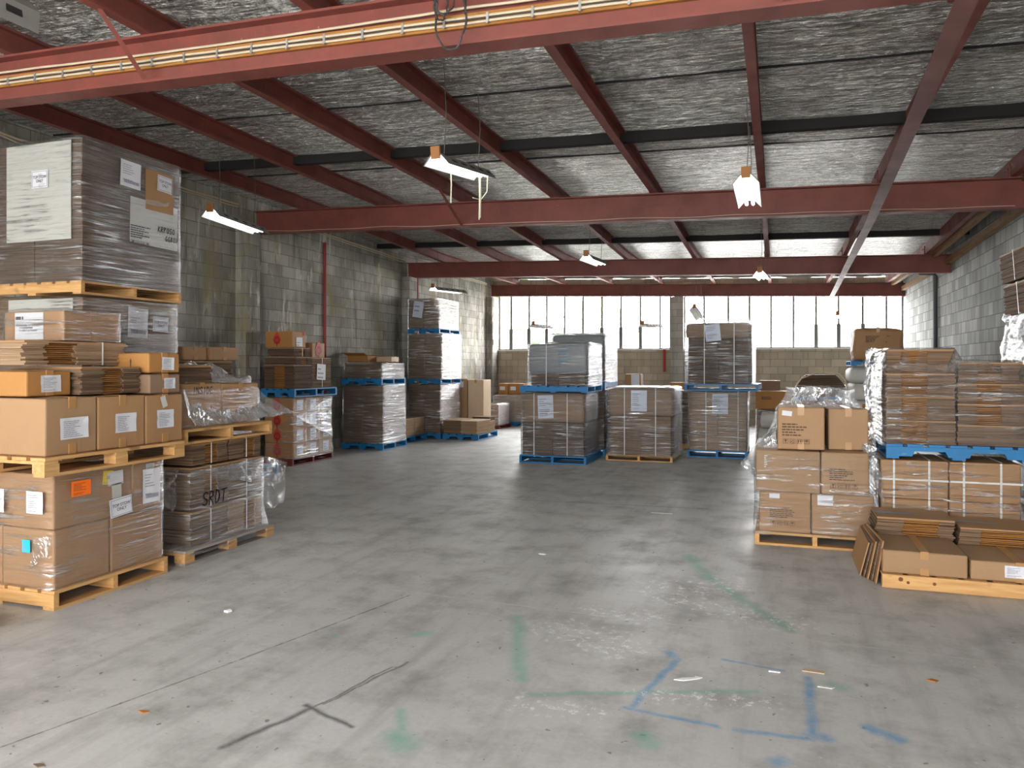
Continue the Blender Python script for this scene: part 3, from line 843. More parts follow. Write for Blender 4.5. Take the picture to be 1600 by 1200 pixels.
for k, x in enumerate(PURL):
    nm = ['next to the left wall', 'second from the left wall', 'third from the left wall', 'fourth from the left wall', 'fifth from the left wall', 'third from the right wall', 'second from the right wall, above the hanging rail', 'next to the right wall'][k]
    g = empty('roof_purlin', (x, 9.5, roof_z(x, 9.5)), 0, 'dark red steel purlin along the roof, ' + nm, 'beam')
    pl = MB(); z9 = roof_z(x, 9.5)
    for a, b in ((YF + .1, 4.5), (4.5, 10.5), (10.5, 16), (16, 21.5)):
        za, zb = roof_z(x, a) - z9, roof_z(x, b) - z9
        pr = [(-.035, 0), (.045, 0), (.045, .02), (-.022, .012), (-.022, .188), (.045, .18), (.045, .2), (-.035, .2)]
        pl.prism([(px, a - 9.5, za + pz) for px, pz in pr], (0, b - a, zb - za))
    pl.build('channel', M['steel'], g)
    for yb in (4.5, 10.5, 16.0):
        c = MB(); z = roof_z(x, yb) - z9
        c.box(-.05, -.036, yb - 9.5 - .09, yb - 9.5 + .09, z + .0, z + .16)
        for dy in (-.05, .05): c.tube([(-.05, yb - 9.5 + dy, z + .1), (-.062, yb - 9.5 + dy, z + .1)], .012, 6)
        c.build('cleat', M['steel'], g)

# low rail under the beams
g = empty('hanging_rail', (1.1, 11, 3.45), 0, 'long dull red steel rail slung under the roof beams on the right', 'beam')
mb = MB()
pts = [(.84, 1.0, 3.49), (.9, 4.5, 3.478), (1.1, 10.5, 3.452), (1.3, 20.9, 3.385)]
for a, b in zip(pts, pts[1:]):
    a, b = Vector(a) - Vector((1.1, 11, 3.45)), Vector(b) - Vector((1.1, 11, 3.45))
    mb.prism([a + Vector(o) for o in ((-.055, 0, 0), (.055, 0, 0), (.055, 0, .012), (.008, 0, .012), (.008, 0, .11), (-.008, 0, .11), (-.008, 0, .012), (-.055, 0, .012))], b - a)
mb.build('channel', M['rail'], g)
for y in (4.5, 10.5, 16.0):
    i = 0 if y == 4.5 else 1
    x = lerp_tab([(1.0, .84), (4.5, .9), (10.5, 1.1), (20.9, 1.3)], y) - 1.1
    zz = lerp_tab([(1.0, 3.49), (4.5, 3.478), (10.5, 3.452), (20.9, 3.385)], y) - 3.45
    MB().box(x - .05, x + .05, y - 11.06, y - 10.94, zz + .1, zz + .14).build('hanger', M['steel'], g)

# timber plates along the top of the right wall
for k, (x0, x1, zo, lb) in enumerate(((2.72, 2.80, -.06, 'old brown timber plate under the roof, a hand from the right wall'), (2.95, 3.04, -.2, 'lower old brown timber plate fixed against the top of the right wall'))):
    mb = MB()
    for a, b in ((5.0, 10.4), (10.6, 15.9), (16.1, 21.3)):
        za, zb = roof_z(2.8, a) + zo, roof_z(2.8, b) + zo
        mb.prism([(x0, a, za), (x1, a, za), (x1, a, za + .1), (x0, a, za + .1)], (0, b - a, zb - za))
    tag(mb.build('wall_plate', M['oldwood']), lb, 'timber')

# diagonal braces
def brace(label, a, b, w=.045):
    tag(MB().tube([a, b], w / 2, 4).build('knee_brace', M['steel']), label, 'brace')
ZB = lambda x, y, d: roof_z(x, y) - d
brace('thin dark red diagonal brace on the nearest beam at upper left', (-4.46, 4.0, roof_z(-4.46, 4.0) + .01), (-4.46, 4.4, ZB(-4.46, 4.5, .335)))
brace('thin dark red diagonal brace on the second beam, near the middle light', (-4.46, 9.6, roof_z(-4.46, 9.6) + .01), (-4.46, 10.39, ZB(-4.46, 10.5, .35)))

# cables on the nearest beam
g = empty('cable_run', (-2.6, 4.47, roof_z(-2.6, 4.5) - .2), 0, 'three tan cables on a varnished batten along the nearest roof beam', 'cables')
z0 = roof_z(-2.6, 4.5) - .2
def bz(x): return SLOPE * (x)
xa, xb = XL + .1 + 2.6, .75 + 2.6
MB().prism([(xa, -.005, bz(xa) - .035), (xa, .02, bz(xa) - .035), (xa, .02, bz(xa) + .055), (xa, -.005, bz(xa) + .055)], (xb - xa, 0, bz(xb) - bz(xa))).build('batten', M['batten'], g)
for j, (dz, rr) in enumerate(((-.012, .009), (.022, .009), (.075, .009))):
    pts = []
    for i in range(90):
        x = xa + (xb - xa) * i / 89
        pts.append((x, -.016, bz(x) + dz + .006 * noise.noise(Vector((x * 2.2, j * 7, 0))) + (.01 * math.sin(x * 1.1) if j == 2 else 0)))
    MB().tube(pts, rr, 6).build('cable', M['cable'], g)
pts = [(xa + (xb - xa) * i / 60, -.02, bz(xa + (xb - xa) * i / 60) + .004 + .005 * noise.noise(Vector((i * .5, 3, 1)))) for i in range(61)]
MB().tube(pts, .004, 5).build('cable', M['cableb'], g)
for i in range(30):
    x = xa + .12 + (xb - xa - .2) * i / 29
    MB().box(x - .008, x + .008, -.029, -.006, bz(x) - .03, bz(x) + .036).tube([(x, -.028, bz(x) - .028), (x, -.036, bz(x) - .028)], .009, 8).build('clip', M['clip'], g)
# coil of cable hanging off it
o = MB()
c0 = Vector((-2.52, 4.38, 3.98))
def loop(cx, cz, rx, rz, a0, a1, y, r_, n=36, mi=0):
    o.tube([(cx + rx * math.cos(a0 + (a1 - a0) * i / n), y + .01 * math.sin(i), cz + rz * math.sin(a0 + (a1 - a0) * i / n)) for i in range(n + 1)], r_, 6, mi)
loop(-1.95, 3.84, .105, .20, R(100), R(440), 4.37, .007)
loop(-2.00, 3.98, .07, .10, R(60), R(420), 4.385, .007)
loop(-2.02, 3.93, .045, .09, R(150), R(390), 4.375, .006)
o.tube([(-2.04, 4.38, 4.14), (-2.055, 4.375, 4.0), (-2.05, 4.37, 3.85)], .007, 6)
o.tube([(-1.86, 4.38, 4.14), (-1.848, 4.375, 4.0), (-1.85, 4.37, 3.85)], .007, 6)
o.tube([(-1.94, 4.38, 4.16), (-1.96, 4.37, 4.05), (-1.97, 4.38, 3.92)], .004, 5)
o.tube([(-1.83, 4.38, 4.16), (-1.84, 4.37, 4.09), (-1.88, 4.37, 4.02)], .012, 8, 1)
tag(o.build('cable_coil', [M['cableb'], M['strap']]), 'coil of dark loose cable hanging from the nearest roof beam', 'cables')

# thin loose wire along beam 2
pts = [(x, 10.4, roof_z(x, 10.5) - .345 + .02 * noise.noise(Vector((x * 1.3, 0, 5)))) for x in [XL + .3 + i * .2 for i in range(54)]]
tag(MB().tube(pts, .004, 5).build('wire', M['cable']), 'thin tan wire trailing along the second roof beam', 'cables')

# pipes high on the left wall, conduits
for k, (a, b) in enumerate(((5.5, 10.0), (10.7, 15.7), (16.3, 21.0))):
    pts = [(XL + .06, a + (b - a) * i / 24, roof_z(XL, a + (b - a) * i / 24) + .02 + .035 * noise.noise(Vector((i * .35, k, 0)))) for i in range(25)]
    p2 = [(XL + .05, p[1], p[2] - .04 + .02 * noise.noise(Vector((i * .5, k, 4)))) for i, p in enumerate(pts)]
    tag(MB().tube(pts, .014, 6).tube(p2, .01, 6).build('cable_run', M['cable']), ['tan cables along the top of the left wall, nearest stretch', 'tan cables along the top of the left wall, between the two piers', 'tan cables along the top of the left wall, farthest stretch'][k], 'cables')
tag(MB().tube([(XL + .03, 12.5, .02), (XL + .03, 12.5, 4.0)], .028, 8).build('conduit', M['redpipe']), 'tall red conduit on the left wall behind the red-emblem cartons', 'pipe')
tag(MB().tube([(XL + .03, 16.45, .02), (XL + .03, 16.45, 3.85)], .028, 8).build('conduit', M['redpipe']), 'red conduit on the left wall behind the tall three-tier stack', 'pipe')
tag(MB().tube([(-3.02, YE - .05, 1.45), (-3.02, YE - .05, 2.08)], .035, 8).build('conduit', M['redpipe']), 'short red conduit on the back wall under the window, left of the block pier', 'pipe')
tag(MB().tube([(XR - .35, 17.2, 3.52), (XR - .1, 17.2, 3.5), (XR - .05, 17.2, 3.44), (XR - .05, 17.2, .02)], .045, 8).build('conduit', M['greypipe']), 'dark grey conduit down the right wall near the back window', 'pipe')
tag(MB().tube([(-2.4, YE - .02, 0), (-2.4, YE - .02, 1.75)], .03, 6).build('conduit', M['greypipe']), 'dark thin pipe on the back wall just right of the block pier', 'pipe')
tag(MB().box(XL + .2, XL + .23, 21.12, 21.2, 2.25, 2.4).build('junction_box', M['cord']), 'small yellowish junction box on the far left corner pier', 'box')

# windows
def window(name, x0, x1, xs, thick, louv):
    g = empty(name, ((x0 + x1) / 2, YE + .1, SILL)); g['kind'] = 'structure'
    cx = (x0 + x1) / 2; H = HEAD - SILL
    f = MB()
    f.box(x0 - cx, x0 - cx + .04, -.03, .03, 0, H); f.box(x1 - cx - .04, x1 - cx, -.03, .03, 0, H)
    f.box(x0 - cx, x1 - cx, -.03, .03, 0, .03); f.box(x0 - cx, x1 - cx, -.03, .03, H - .03, H)
    f.build('window_frame', M['frame'], g)
    for i, x in enumerate(xs):
        m = MB().box(x - cx - .026, x - cx + .026, -.04, .025, 0, H)
        if i in thick: m.box(x - cx - .05, x - cx + .05, -.06, .035, 0, .63)
        m.build('mullion', M['frame'], g)
    ed = [x0] + list(xs) + [x1]
    for i, (a, b) in enumerate(zip(ed, ed[1:])):
        if i in louv:
            MB().box(a - cx + .02, b - cx - .02, -.003, .003, .63, H).build('pane', M['glass'], g)
            for k in range(4):
                z = .08 + k * .15
                MB().box(a - cx + .03, b - cx - .03, -.003, .003, -.075, .075).build('louvre', M['glass'], g, M=Matrix.Translation((0, 0, z)) @ Matrix.Rotation(R(-14), 4, 'X'))
        else:
            MB().box(a - cx + .01, b - cx - .01, -.003, .003, 0.02, H - .02).build('pane', M['glass'], g)
window('window_1', -8.05, -2.86, [-7.65, -7.08, -6.53, -5.97, -5.41, -4.84, -4.28, -3.72, -3.16], (0, 1, 2, 5, 6, 7), (1, 2))
window('window_2', -2.49, XR, [-1.94, -1.29, -.73, -.17, .40, .965, 1.52, 2.10, 2.66], (5, 6, 7), ())

# trees outside, seen through the dusty glass
def tree(label, x, y, h, r, seed, n=7000):
    rn = random.Random(seed)
    g = empty('tree', (x, y, -.125), 0, label, 'tree', 'trees outside the back windows')
    pts = [(0, 0, 0), (.1, .05, h * .35), (-.05, 0, h * .6), (.05, .1, h * .85)]
    MB().tube(pts, [.16, .13, .09, .03], 8).build('trunk', M['bark'], g)
    lf = MB()
    blobs = [(rn.uniform(-r, r) * .75, rn.uniform(-r, r) * .75, h * rn.uniform(.35, .95), r * rn.uniform(.3, .55)) for _ in range(13)]
    for i in range(n):
        bx, by, bz_, br = rn.choice(blobs)
        v = Vector((rn.gauss(0, 1), rn.gauss(0, 1), rn.gauss(0, 1))).normalized() * br * rn.random() ** .4
        c = Vector((bx, by, bz_)) + v; a = Vector((rn.gauss(0, 1), rn.gauss(0, 1), rn.gauss(0, 1) - .6)).normalized() * rn.uniform(.16, .28); b = a.cross(Vector((rn.random(), rn.random(), rn.random()))).normalized() * .09
        lf.poly([c - a, c + b, c + a, c - b])
    lf.build('foliage', M['leaf'], g)
tree('pale green drooping tree outside the left end of the back window', -9.7, 25.5, 5.4, 1.35, 1)
tree('faint green tree outside the third and fourth panes of the left window', -7.2, 29.2, 4.6, 1.2, 2, 3500)
tree('thin faint tree outside the middle of the left window', -6.3, 30.0, 4.4, 1.0, 3, 1500)
# ------------------------------------------------------------------ hanging fluorescent fittings
def fitting(label, e1, e2, lit=True, cords=False, w=.12, wires=True, roll=0):
    e1, e2 = Vector(e1), Vector(e2); mid = (e1 + e2) / 2; d = (e2 - e1); L = d.length; d.normalize()
    g = empty('fluorescent_light', mid, 0, label, 'light')
    x = d.cross(Vector((0, 0, 1))).normalized(); z = x.cross(d)
    Rm = Matrix(((x.x, d.x, z.x), (x.y, d.y, z.y), (x.z, d.z, z.z))) @ Matrix.Rotation(R(roll), 3, 'Y')
    g.rotation_euler = Rm.to_euler()
    h = L / 2
    mb = MB()
    prof = [(-w, 0), (-w * .42, .085), (w * .42, .085), (w, 0), (w - .006, 0), (w * .42 - .004, .079), (-w * .42 + .004, .079), (-w + .006, 0)]
    mb.prism([(px, -h, pz) for px, pz in prof], (0, L, 0))
    mb.build('reflector', M['fitgrey'], g)
    li = MB(); pr = [(-w + .008, .001), (-w * .42 + .006, .077), (w * .42 - .006, .077), (w - .008, .001)]
    for (a, b) in zip(pr, pr[1:]):
        li.poly([(a[0], -h + .004, a[1]), (b[0], -h + .004, b[1]), (b[0], h - .004, b[1]), (a[0], h - .004, a[1])])
    li.build('reflector_lining', M['white'], g)
    for k in range(5):
        y = -h + L * (.14 + .18 * k)
        for sx in (-1, 1):
            c = sx * w * .62; sl = MB(); sl.prism([(c - .012 * sx, y, .0625), (c + .022 * sx, y, .0375), (c + .022 * sx, y + .08, .0375), (c - .012 * sx, y + .08, .0625)], (.002 * sx, 0, .003))
            sl.build('slot', M['dark'] if lit else M['white'], g)
    for sx in (-1, 1):
        MB().tube([(sx * .032, -h + .03, .035), (sx * .032, h - .03, .035)], .017, 10).build('tube', M['tubes'] if lit else M['white'], g, smooth=True)
    for sy in (-1,):
        MB().box(-.04, .04, sy * h - .012, sy * h + .012, .05, .15).build('end_cap', M['fitbrown'], g)
    if wires:
        for sy in (-1, 1):
            p = g.matrix_basis if False else (Matrix.Translation(mid) @ Rm.to_4x4()) @ Vector((0, sy * h * .7, .09))
            top = roof_z(p.x, p.y) + .13 - p.z
            up = Rm.inverted() @ Vector((0, 0, top)); s0 = Vector((0, sy * h * .7, .085))
            MB().tube([s0, s0 + up * .5 + Rm.inverted() @ Vector((.02, 0, 0)), s0 + up], .004, 5).build('hanging_wire', M['chain'], g)
    if cords:
        iv = Rm.inverted()
        for (sy, l) in ((-.62, .32), (.55, .42), (.6, .4)):
            s0 = Vector((.04, sy * h, .02)); MB().tube([s0, s0 + iv @ Vector((.005, 0, -l * .5)), s0 + iv @ Vector((0, 0, -l))], .006, 5).build('pull_cord', M['cord'], g)
        s0 = Vector((.05, h * .9, .02)); MB().tube([s0, s0 + iv @ Vector((.0, -.02, -.15)), s0 + iv @ Vector((-.03, -.1, -.24)), s0 + iv @ Vector((-.05, -.25, -.25))], .005, 5).build('pull_cord', M['cord'], g)
    return g
fitting('fluorescent light in the top left corner, in front of the nearest beam', (-3.72, 1.62, 3.45), (-3.65, 2.84, 3.42), True, wires=True, roll=42)
fitting('long lit fluorescent light beside the left block wall', (-6.13, 7.0, 3.35), (-6.345, 8.18, 3.35))
fitting('lit fluorescent light with pull cords, hanging near the middle of the second beam', (-2.66, 5.67, 3.3), (-2.64, 6.72, 3.42), cords=True)
fitting('lit slotted fluorescent light hanging end-on in front of the second beam at right', (-.27, 7.09, 3.28), (-.275, 8.32, 3.3))
fitting('lit fluorescent light hanging in front of the third beam, centre', (-2.84, 11.57, 3.3), (-2.79, 12.59, 3.32))
fitting('small lit fluorescent light hanging in front of the third beam, left of the low rail', (-.28, 13.1, 3.12), (-.2, 14.2, 3.15))
fitting('fluorescent light hanging above the tall three-tier stack by the left wall', (-7.12, 15.0, 3.28), (-6.9, 16.2, 3.3))
fitting('unlit fluorescent light hanging low before the left window, above the grey capped loads', (-5.53, 17.24, 2.55), (-5.45, 18.3, 2.56), False)
fitting('unlit fluorescent light hanging low before the window, left of the block pier', (-3.12, 18.5, 2.58), (-2.85, 19.5, 2.6), False)
fitting('small dark fluorescent light tipped up before the window, right of the block pier', (-1.87, 18.3, 2.95), (-1.78, 19.1, 2.72), False)
fitting('small fluorescent light hanging before the right window above the white sacks', (1.30, 18.9, 2.74), (1.36, 20.0, 2.76), True)

# ------------------------------------------------------------------ STACK A, front left
pallet('pale timber pallet on the floor at front left under the four big wrapped boxes', -5.62, -4.57, 3.745, 4.745, 0, .13, 'stringer', 'pine', 'pinex', seed=1)
pallet('timber pallet at the left edge of the picture, only its end showing', -5.7, -4.6, 2.3, 3.39, 0, .13, 'stringer', 'pine', 'pinex', seed=2)
zb, zm, zt = .131, .53, .905
carton('big lower carton of the wrapped front left pallet, front corner, cyan sticker', -5.08, -4.6, 3.77, 4.22, zb, zm, decals=[dict(face='-y', u=.55, v=.72, w=.075, h=.085, kind='cyan', seed=3, out=.032, label='cyan blue sticker')], tape=None, bulge=.009, seed=1)
carton('big lower carton of the wrapped front left pallet, rear right, plain', -5.08, -4.6, 4.235, 4.72, zb, zm, tape=None, bulge=.009, seed=2)
carton('big lower carton of the wrapped front left pallet, at the picture edge', -5.58, -5.1, 3.78, 4.22, zb, zm, tape=None, bulge=.009, seed=3)
carton('big upper carton of the wrapped front left pallet with orange and TOP STOW ONLY labels', -4.985, -4.6, 3.765, 4.42, zm + .003, zt, tape=None, bulge=.009, seed=4, decals=[
    dict(face='-y', u=.66, v=.5, w=.15, h=.15, kind='label', seed=5, out=.032),
    dict(face='+x', u=.29, v=.70, w=.155, h=.105, kind='orange', seed=6, out=.032, label='orange label'),
    dict(face='+x', u=.655, v=.80, w=.09, h=.10, kind='yellow', seed=7, tilt=-5, label='yellow label'),
    dict(face='+x', u=.755, v=.77, w=.135, h=.10, kind='blank', seed=8, out=.014, tilt=3, name='docket_pouch', label='white pouch with a yellow heading'),
    dict(face='+x', u=.77, v=.50, w=.085, h=.12, kind='blank', seed=8, out=.014, tilt=3, name='docket_pouch', mat=M['sheet']),
    dict(face='+x', u=.80, v=.20, w=.20, h=.135, kind='stow', seed=9, tilt=5, out=.034, label='white label reading TOP STOW ONLY')])
carton('big upper carton of the wrapped front left pallet with a tall white barcode label', -4.985, -4.6, 4.425, 4.72, zm + .003, zt, tape=None, bulge=.008, seed=5, decals=[
    dict(face='+x', u=.52, v=.5, w=.17, h=.26, kind='docket', seed=10, out=.032, label='white delivery label with barcode'),
    dict(face='+x', u=.55, v=.90, w=.085, h=.04, kind='label', seed=11)])
carton('big upper carton of the wrapped front left pallet, half cut by the picture edge', -5.58, -4.99, 3.78, 4.42, zm + .003, zt, tape=None, bulge=.008, seed=6, decals=[dict(face='-y', u=.80, v=.48, w=.14, h=.16, kind='label', seed=12, out=.032)])
wrap('clear stretch film around the four big boxes on the front left pallet', -5.6, -4.6, 3.765, 4.725, .125, .9, off=.016, amp=.01, seed=2, top=False, mat='film', ruffle=.02)
sheet_film('loose_film', 'torn strip of clear film down the front corner of the front left boxes', (-4.74, 3.735, .48), (-4.60, 3.735, .50), (-4.62, 3.735, .36), (-4.80, 3.735, .26), 8, 10, .012, 3)
pallet('timber block pallet between the front left boxes, carrying three labelled cartons', -5.65, -4.5, 3.62, 4.85, .914, .125, 'block', 'pine', 'pine', seed=3)
z2, z3 = 1.042, 1.425
lb = dict(kind='label')
carton('large carton with white label, left of three on the front left upper pallet', -5.35, -4.55, 3.665, 4.065, z2, z3, 'x' and 0, 'card2', decals=[dict(face='+x', u=.53, v=.46, w=.22, h=.145, kind='label', seed=20, tilt=1)], bulge=.006, seed=7)
carton('large carton with white label, middle of three on the front left upper pallet', -5.35, -4.55, 4.075, 4.495, z2, z3 - .005, 0, 'card', decals=[dict(face='+x', u=.56, v=.48, w=.19, h=.14, kind='label', seed=21)], bulge=.006, seed=8)
carton('large carton with white label, right of three on the front left upper pallet', -5.35, -4.55, 4.505, 4.88, z2, z3 - .012, 0, 'card', decals=[dict(face='+x', u=.5, v=.5, w=.17, h=.14, kind='label', seed=22), dict(face='+x', u=.46, v=.86, w=.05, h=.09, kind='blank', seed=3, tilt=20, mat=M['sheet'])], bulge=.006, seed=9)
carton('shallow orange-brown carton with white label on top of the front left cartons', -5.25, -4.72, 3.66, 4.0, z3 + .012, z3 + .18, 1, 'card3', decals=[dict(face='+x', u=.52, v=.5, w=.155, h=.115, kind='label', seed=23, tilt=1)], seed=10)
carton('small greyish labelled carton, lower of two on the right front left carton', -5.0, -4.58, 4.57, 4.885, z3 + .001, z3 + .15, 0, 'cardgrey', decals=[dict(face='+x', u=.63, v=.52, w=.115, h=.085, kind='label', seed=24)], seed=11)
carton('small orange-brown carton with an arrow, on top of the small greyish labelled carton', -4.97, -4.6, 4.6, 4.9, z3 + .161, z3 + .315, -3, 'card3', decals=[dict(face='+x', u=.6, v=.48, w=.12, h=.10, kind='label', seed=25, tilt=-2), dict(face='-y', u=.5, v=.5, w=.07, h=.10, kind='arrow')], seed=12)
bundle('bundle of flattened cartons lying on the middle front left carton', -5.35, -4.66, 4.03, 4.545, z3 + .012, z3 + .21, seed=3, mat='edge', jit=.018, strap=False, cf=(.36, .70))
bundle('wide bundle of flattened cartons stacked on the shallow orange-brown carton', -5.75, -4.93, 3.80, 4.66, z3 + .225, z3 + .395, seed=5, jit=.02, mat='edgelt', strap=(.74,), cf=(.2, .48))
g = carton('small film-wrapped carton with a large white printed label at the left edge, on flattened cartons', -5.75, -5.12, 4.28, 4.8, z3 + .41, z3 + .64, 0, 'card', decals=[dict(face='-y', u=.44, v=.5, w=.30, h=.21, kind='blank', seed=26, label='large white printed label')], seed=13)
F = face_frame((.63, .52, .23), '-y', .44, .5, .0085)
text_mesh('PALLET 1/2', .012, 'lettering', M['ink'], g, F @ Matrix.Translation((0, .025, .0005)))
text_mesh('BUS DOCTOR NEW ZEALAND\n#1108 47AIN\n12 x 600ml Spin Remover', .021, 'lettering', M['ink'], g, F @ Matrix.Translation((-.01, -.014, .0005)), sx=.88)
k = MB(); k.box(-.14, -.085, .05, .075, 0, .001); k.box(-.075, -.06, .05, .075, 0, .001); bars(k, .2, .03, 2, 4, z=0); 
for v in k.bm.verts[16:] if False else []: pass
k.build('print', M['ink'], g, M=F)
film_mesh(-.315, .315, -.26, .26, .0, .235, off=.012, amp=.012, seed=4).build('stretch_wrap', M['film'], g, smooth=True)

# ------------------------------------------------------------------ STACK B, tall pair behind it
BX0, BX1, BY0, BY1 = -7.05, -5.88, 5.09, 6.27
pallet('timber pallet on the floor under the tall left stack, mostly hidden', BX0, BX1, BY0, BY1, 0, .13, 'stringer', 'pine', 'pinex', seed=4)
load('lower wrapped load of the tall left stack, with pale board and TOP STOW ONLY label', BX0 + .02, BX1 - .02, BY0 + .02, BY1 - .02, .131, 2.26, 'edge', decals=[
    dict(face='-y', u=.57, v=.86, w=.80, h=.58, kind='sheet'),
    dict(face='+x', u=.54, v=.905, w=.24, h=.29, kind='docket', seed=31, tilt=-2, out=.02),
    dict(face='+x', u=.79, v=.905, w=.20, h=.15, kind='stow', seed=32, tilt=-2, out=.02, label='white label reading TOP STOW ONLY')], film='film', seed=3, tier=.3)
pallet('timber pallet high in the tall left stack, between its two wrapped loads', BX0 - .01, BX1 + .02, BY0 - .02, BY1, 2.285, .12, 'stringer', 'pine', 'pinex', seed=5)
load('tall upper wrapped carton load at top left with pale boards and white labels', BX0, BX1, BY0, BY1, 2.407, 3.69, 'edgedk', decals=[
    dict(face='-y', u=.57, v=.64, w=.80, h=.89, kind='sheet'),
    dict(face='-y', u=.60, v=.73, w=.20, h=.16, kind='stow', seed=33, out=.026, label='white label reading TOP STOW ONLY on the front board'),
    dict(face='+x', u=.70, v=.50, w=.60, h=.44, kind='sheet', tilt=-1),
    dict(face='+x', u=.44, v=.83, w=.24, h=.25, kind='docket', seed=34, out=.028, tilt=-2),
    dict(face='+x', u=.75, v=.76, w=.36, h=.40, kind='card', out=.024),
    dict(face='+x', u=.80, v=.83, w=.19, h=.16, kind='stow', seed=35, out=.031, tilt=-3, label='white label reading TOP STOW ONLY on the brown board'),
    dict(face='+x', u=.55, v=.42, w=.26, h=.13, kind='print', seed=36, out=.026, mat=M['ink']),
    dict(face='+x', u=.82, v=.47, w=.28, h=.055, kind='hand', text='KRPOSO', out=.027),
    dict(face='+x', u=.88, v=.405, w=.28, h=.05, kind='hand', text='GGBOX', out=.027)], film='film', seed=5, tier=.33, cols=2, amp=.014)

# ------------------------------------------------------------------ STACK C, second along the left
pallet('weathered timber pallet with film draped on its edge, behind the front left stack', -5.7, -4.57, 4.93, 6.08, 0, .12, 'block', 'greywood', 'pine', seed=6)
for k, (y0, y1, z0, z1, nm, ax, sd) in enumerate(((5.1, 5.56, .125, .40, 'bottom near', 'y', 11), (5.57, 6.03, .125, .40, 'bottom far', 'y', 12), (5.1, 5.56, .42, .775, 'middle near', 'y', 13), (5.57, 6.03, .42, .775, 'middle far', 'y', 14), (5.12, 5.55, .795, .975, 'top near', 'y', 15), (5.58, 6.01, .795, .975, 'top far', 'y', 16))):
    lbl = {'bottom near': 'bundle of flattened cartons, bottom near one of the low left stack',
           'bottom far': 'bundle of flattened cartons, bottom far one of the low left stack',
           'middle near': 'bundle of flattened cartons with black marker letters, middle tier of the low left stack',
           'middle far': 'bundle of flattened cartons, far end of the middle tier in the low left stack',
           'top near': 'bundle of flattened cartons, near one right under the upper pallet of the low left stack',
           'top far': 'bundle of flattened cartons, far one right under the upper pallet of the low left stack'}[nm]
    bundle(lbl, -5.66, -4.67, y0, y1, z0, z1, axis='y', seed=sd, jit=.008, mat='edge' if k != 1 else 'edgelt', cf=(.35, .72) if 'near' in nm else (.45, .8), core=nm not in ('middle far', 'bottom near'), group=None,
           decals=[dict(face='+x', u=.55, v=.22, w=.3, h=.11, kind='hand', text='SRDT', out=.03)] if nm == 'middle near' else [])
wrap('clear stretch film around the lower half of the low left stack', -5.67, -4.665, 5.09, 6.04, .10, .76, off=.018, amp=.012, seed=6, top=False, mat='film', flare=.05, ruffle=.02)
sheet_film('loose_film', 'crumpled clear film hanging from the band of the low left stack', (-4.635, 5.22, .75), (-4.635, 6.0, .77), (-4.62, 5.95, .52), (-4.635, 5.36, .66), 26, 10, .03, 8)
sheet_film('loose_film', 'ragged clump of clear film sticking out at the far corner of the low left stack', (-4.62, 5.98, .78), (-4.46, 6.16, .70), (-4.48, 6.14, .30), (-4.63, 6.02, .26), 12, 16, .06, 9)
sheet_film('loose_film', 'crumpled clear film on the near face of the low left stack', (-5.0, 5.06, .76), (-4.78, 5.06, .78), (-4.8, 5.05, .40), (-4.92, 5.06, .44), 10, 14, .03, 10)
sheet_film('loose_film', 'clear film skirt lying over the edge of the weathered pallet', (-4.66, 5.0, .135), (-4.66, 6.05, .135), (-4.545, 6.07, .07), (-4.545, 4.96, .075), 24, 5, .014, 11, mat='filmheavy')
pallet('timber pallet halfway up the low left stack, under the two film-draped boxes', -5.75, -4.62, 4.98, 6.12, .985, .125, 'stringer', 'pine', 'pinex', seed=7)
carton('film-draped carton marked INSIDE in black marker', -5.6, -4.75, 5.08, 5.565, 1.112, 1.485, 0, 'card', decals=[dict(face='+x', u=.5, v=.84, w=.3, h=.06, kind='hand', text='INSIDE')], seed=21, bulge=.008)
carton('film-draped carton with a small white tag, beside the box marked INSIDE', -5.6, -4.75, 5.58, 6.08, 1.112, 1.475, 0, 'card', decals=[dict(face='+x', u=.12, v=.22, w=.06, h=.10, kind='blank', seed=3)], seed=22, bulge=.008)
bundle('bundle of flattened cartons on top of the box marked INSIDE', -5.6, -4.9, 5.1, 5.62, 1.495, 1.66, seed=23, jit=.015, mat='edge', strap=False, core=False, tilt=(0, 3))
wrap('clear stretch film around the box marked INSIDE and its neighbour', -5.61, -4.75, 5.07, 6.09, 1.10, 1.44, off=.016, amp=.012, seed=12, top=False, mat='film', ruffle=.02)
sheet_film('loose_film', 'sheet of clear film draped from a peak over the box marked INSIDE', (-4.70, 5.05, 1.42), (-5.25, 5.75, 1.70), (-4.62, 6.32, 1.16), (-4.70, 5.2, 1.12), 26, 18, .03, 13, mat='cloud')
sheet_film('loose_film', 'tent of clear film over the far end of the INSIDE boxes', (-5.35, 5.6, 1.66), (-5.25, 6.0, 1.68), (-4.58, 6.42, 1.18), (-4.72, 5.9, 1.14), 22, 16, .03, 14, mat='cloud')
# stack behind it, against the wall
pallet('timber pallet on the floor against the left wall behind the INSIDE boxes, hidden', -7.1, -5.95, 6.45, 7.55, 0, .13, 'stringer', 'pine', 'pinex', seed=8)
load('wrapped carton load against the left wall behind the INSIDE boxes', -7.08, -5.97, 6.47, 7.5, .131, 1.5, 'edge', seed=8)
bundle('bundle of flattened cartons on the load behind the INSIDE boxes', -6.9, -6.0, 6.5, 7.2, 1.535, 1.69, seed=24, mat='edge', strap=False, core=False)
carton('pale brown carton on the stack behind the INSIDE boxes, left of two', -6.7, -6.0, 6.45, 6.80, 1.70, 1.845, 0, 'card', seed=25)
carton('pale brown carton on the stack behind the INSIDE boxes, right of two', -6.7, -5.98, 6.83, 7.3, 1.70, 1.85, 0, 'card', seed=26)

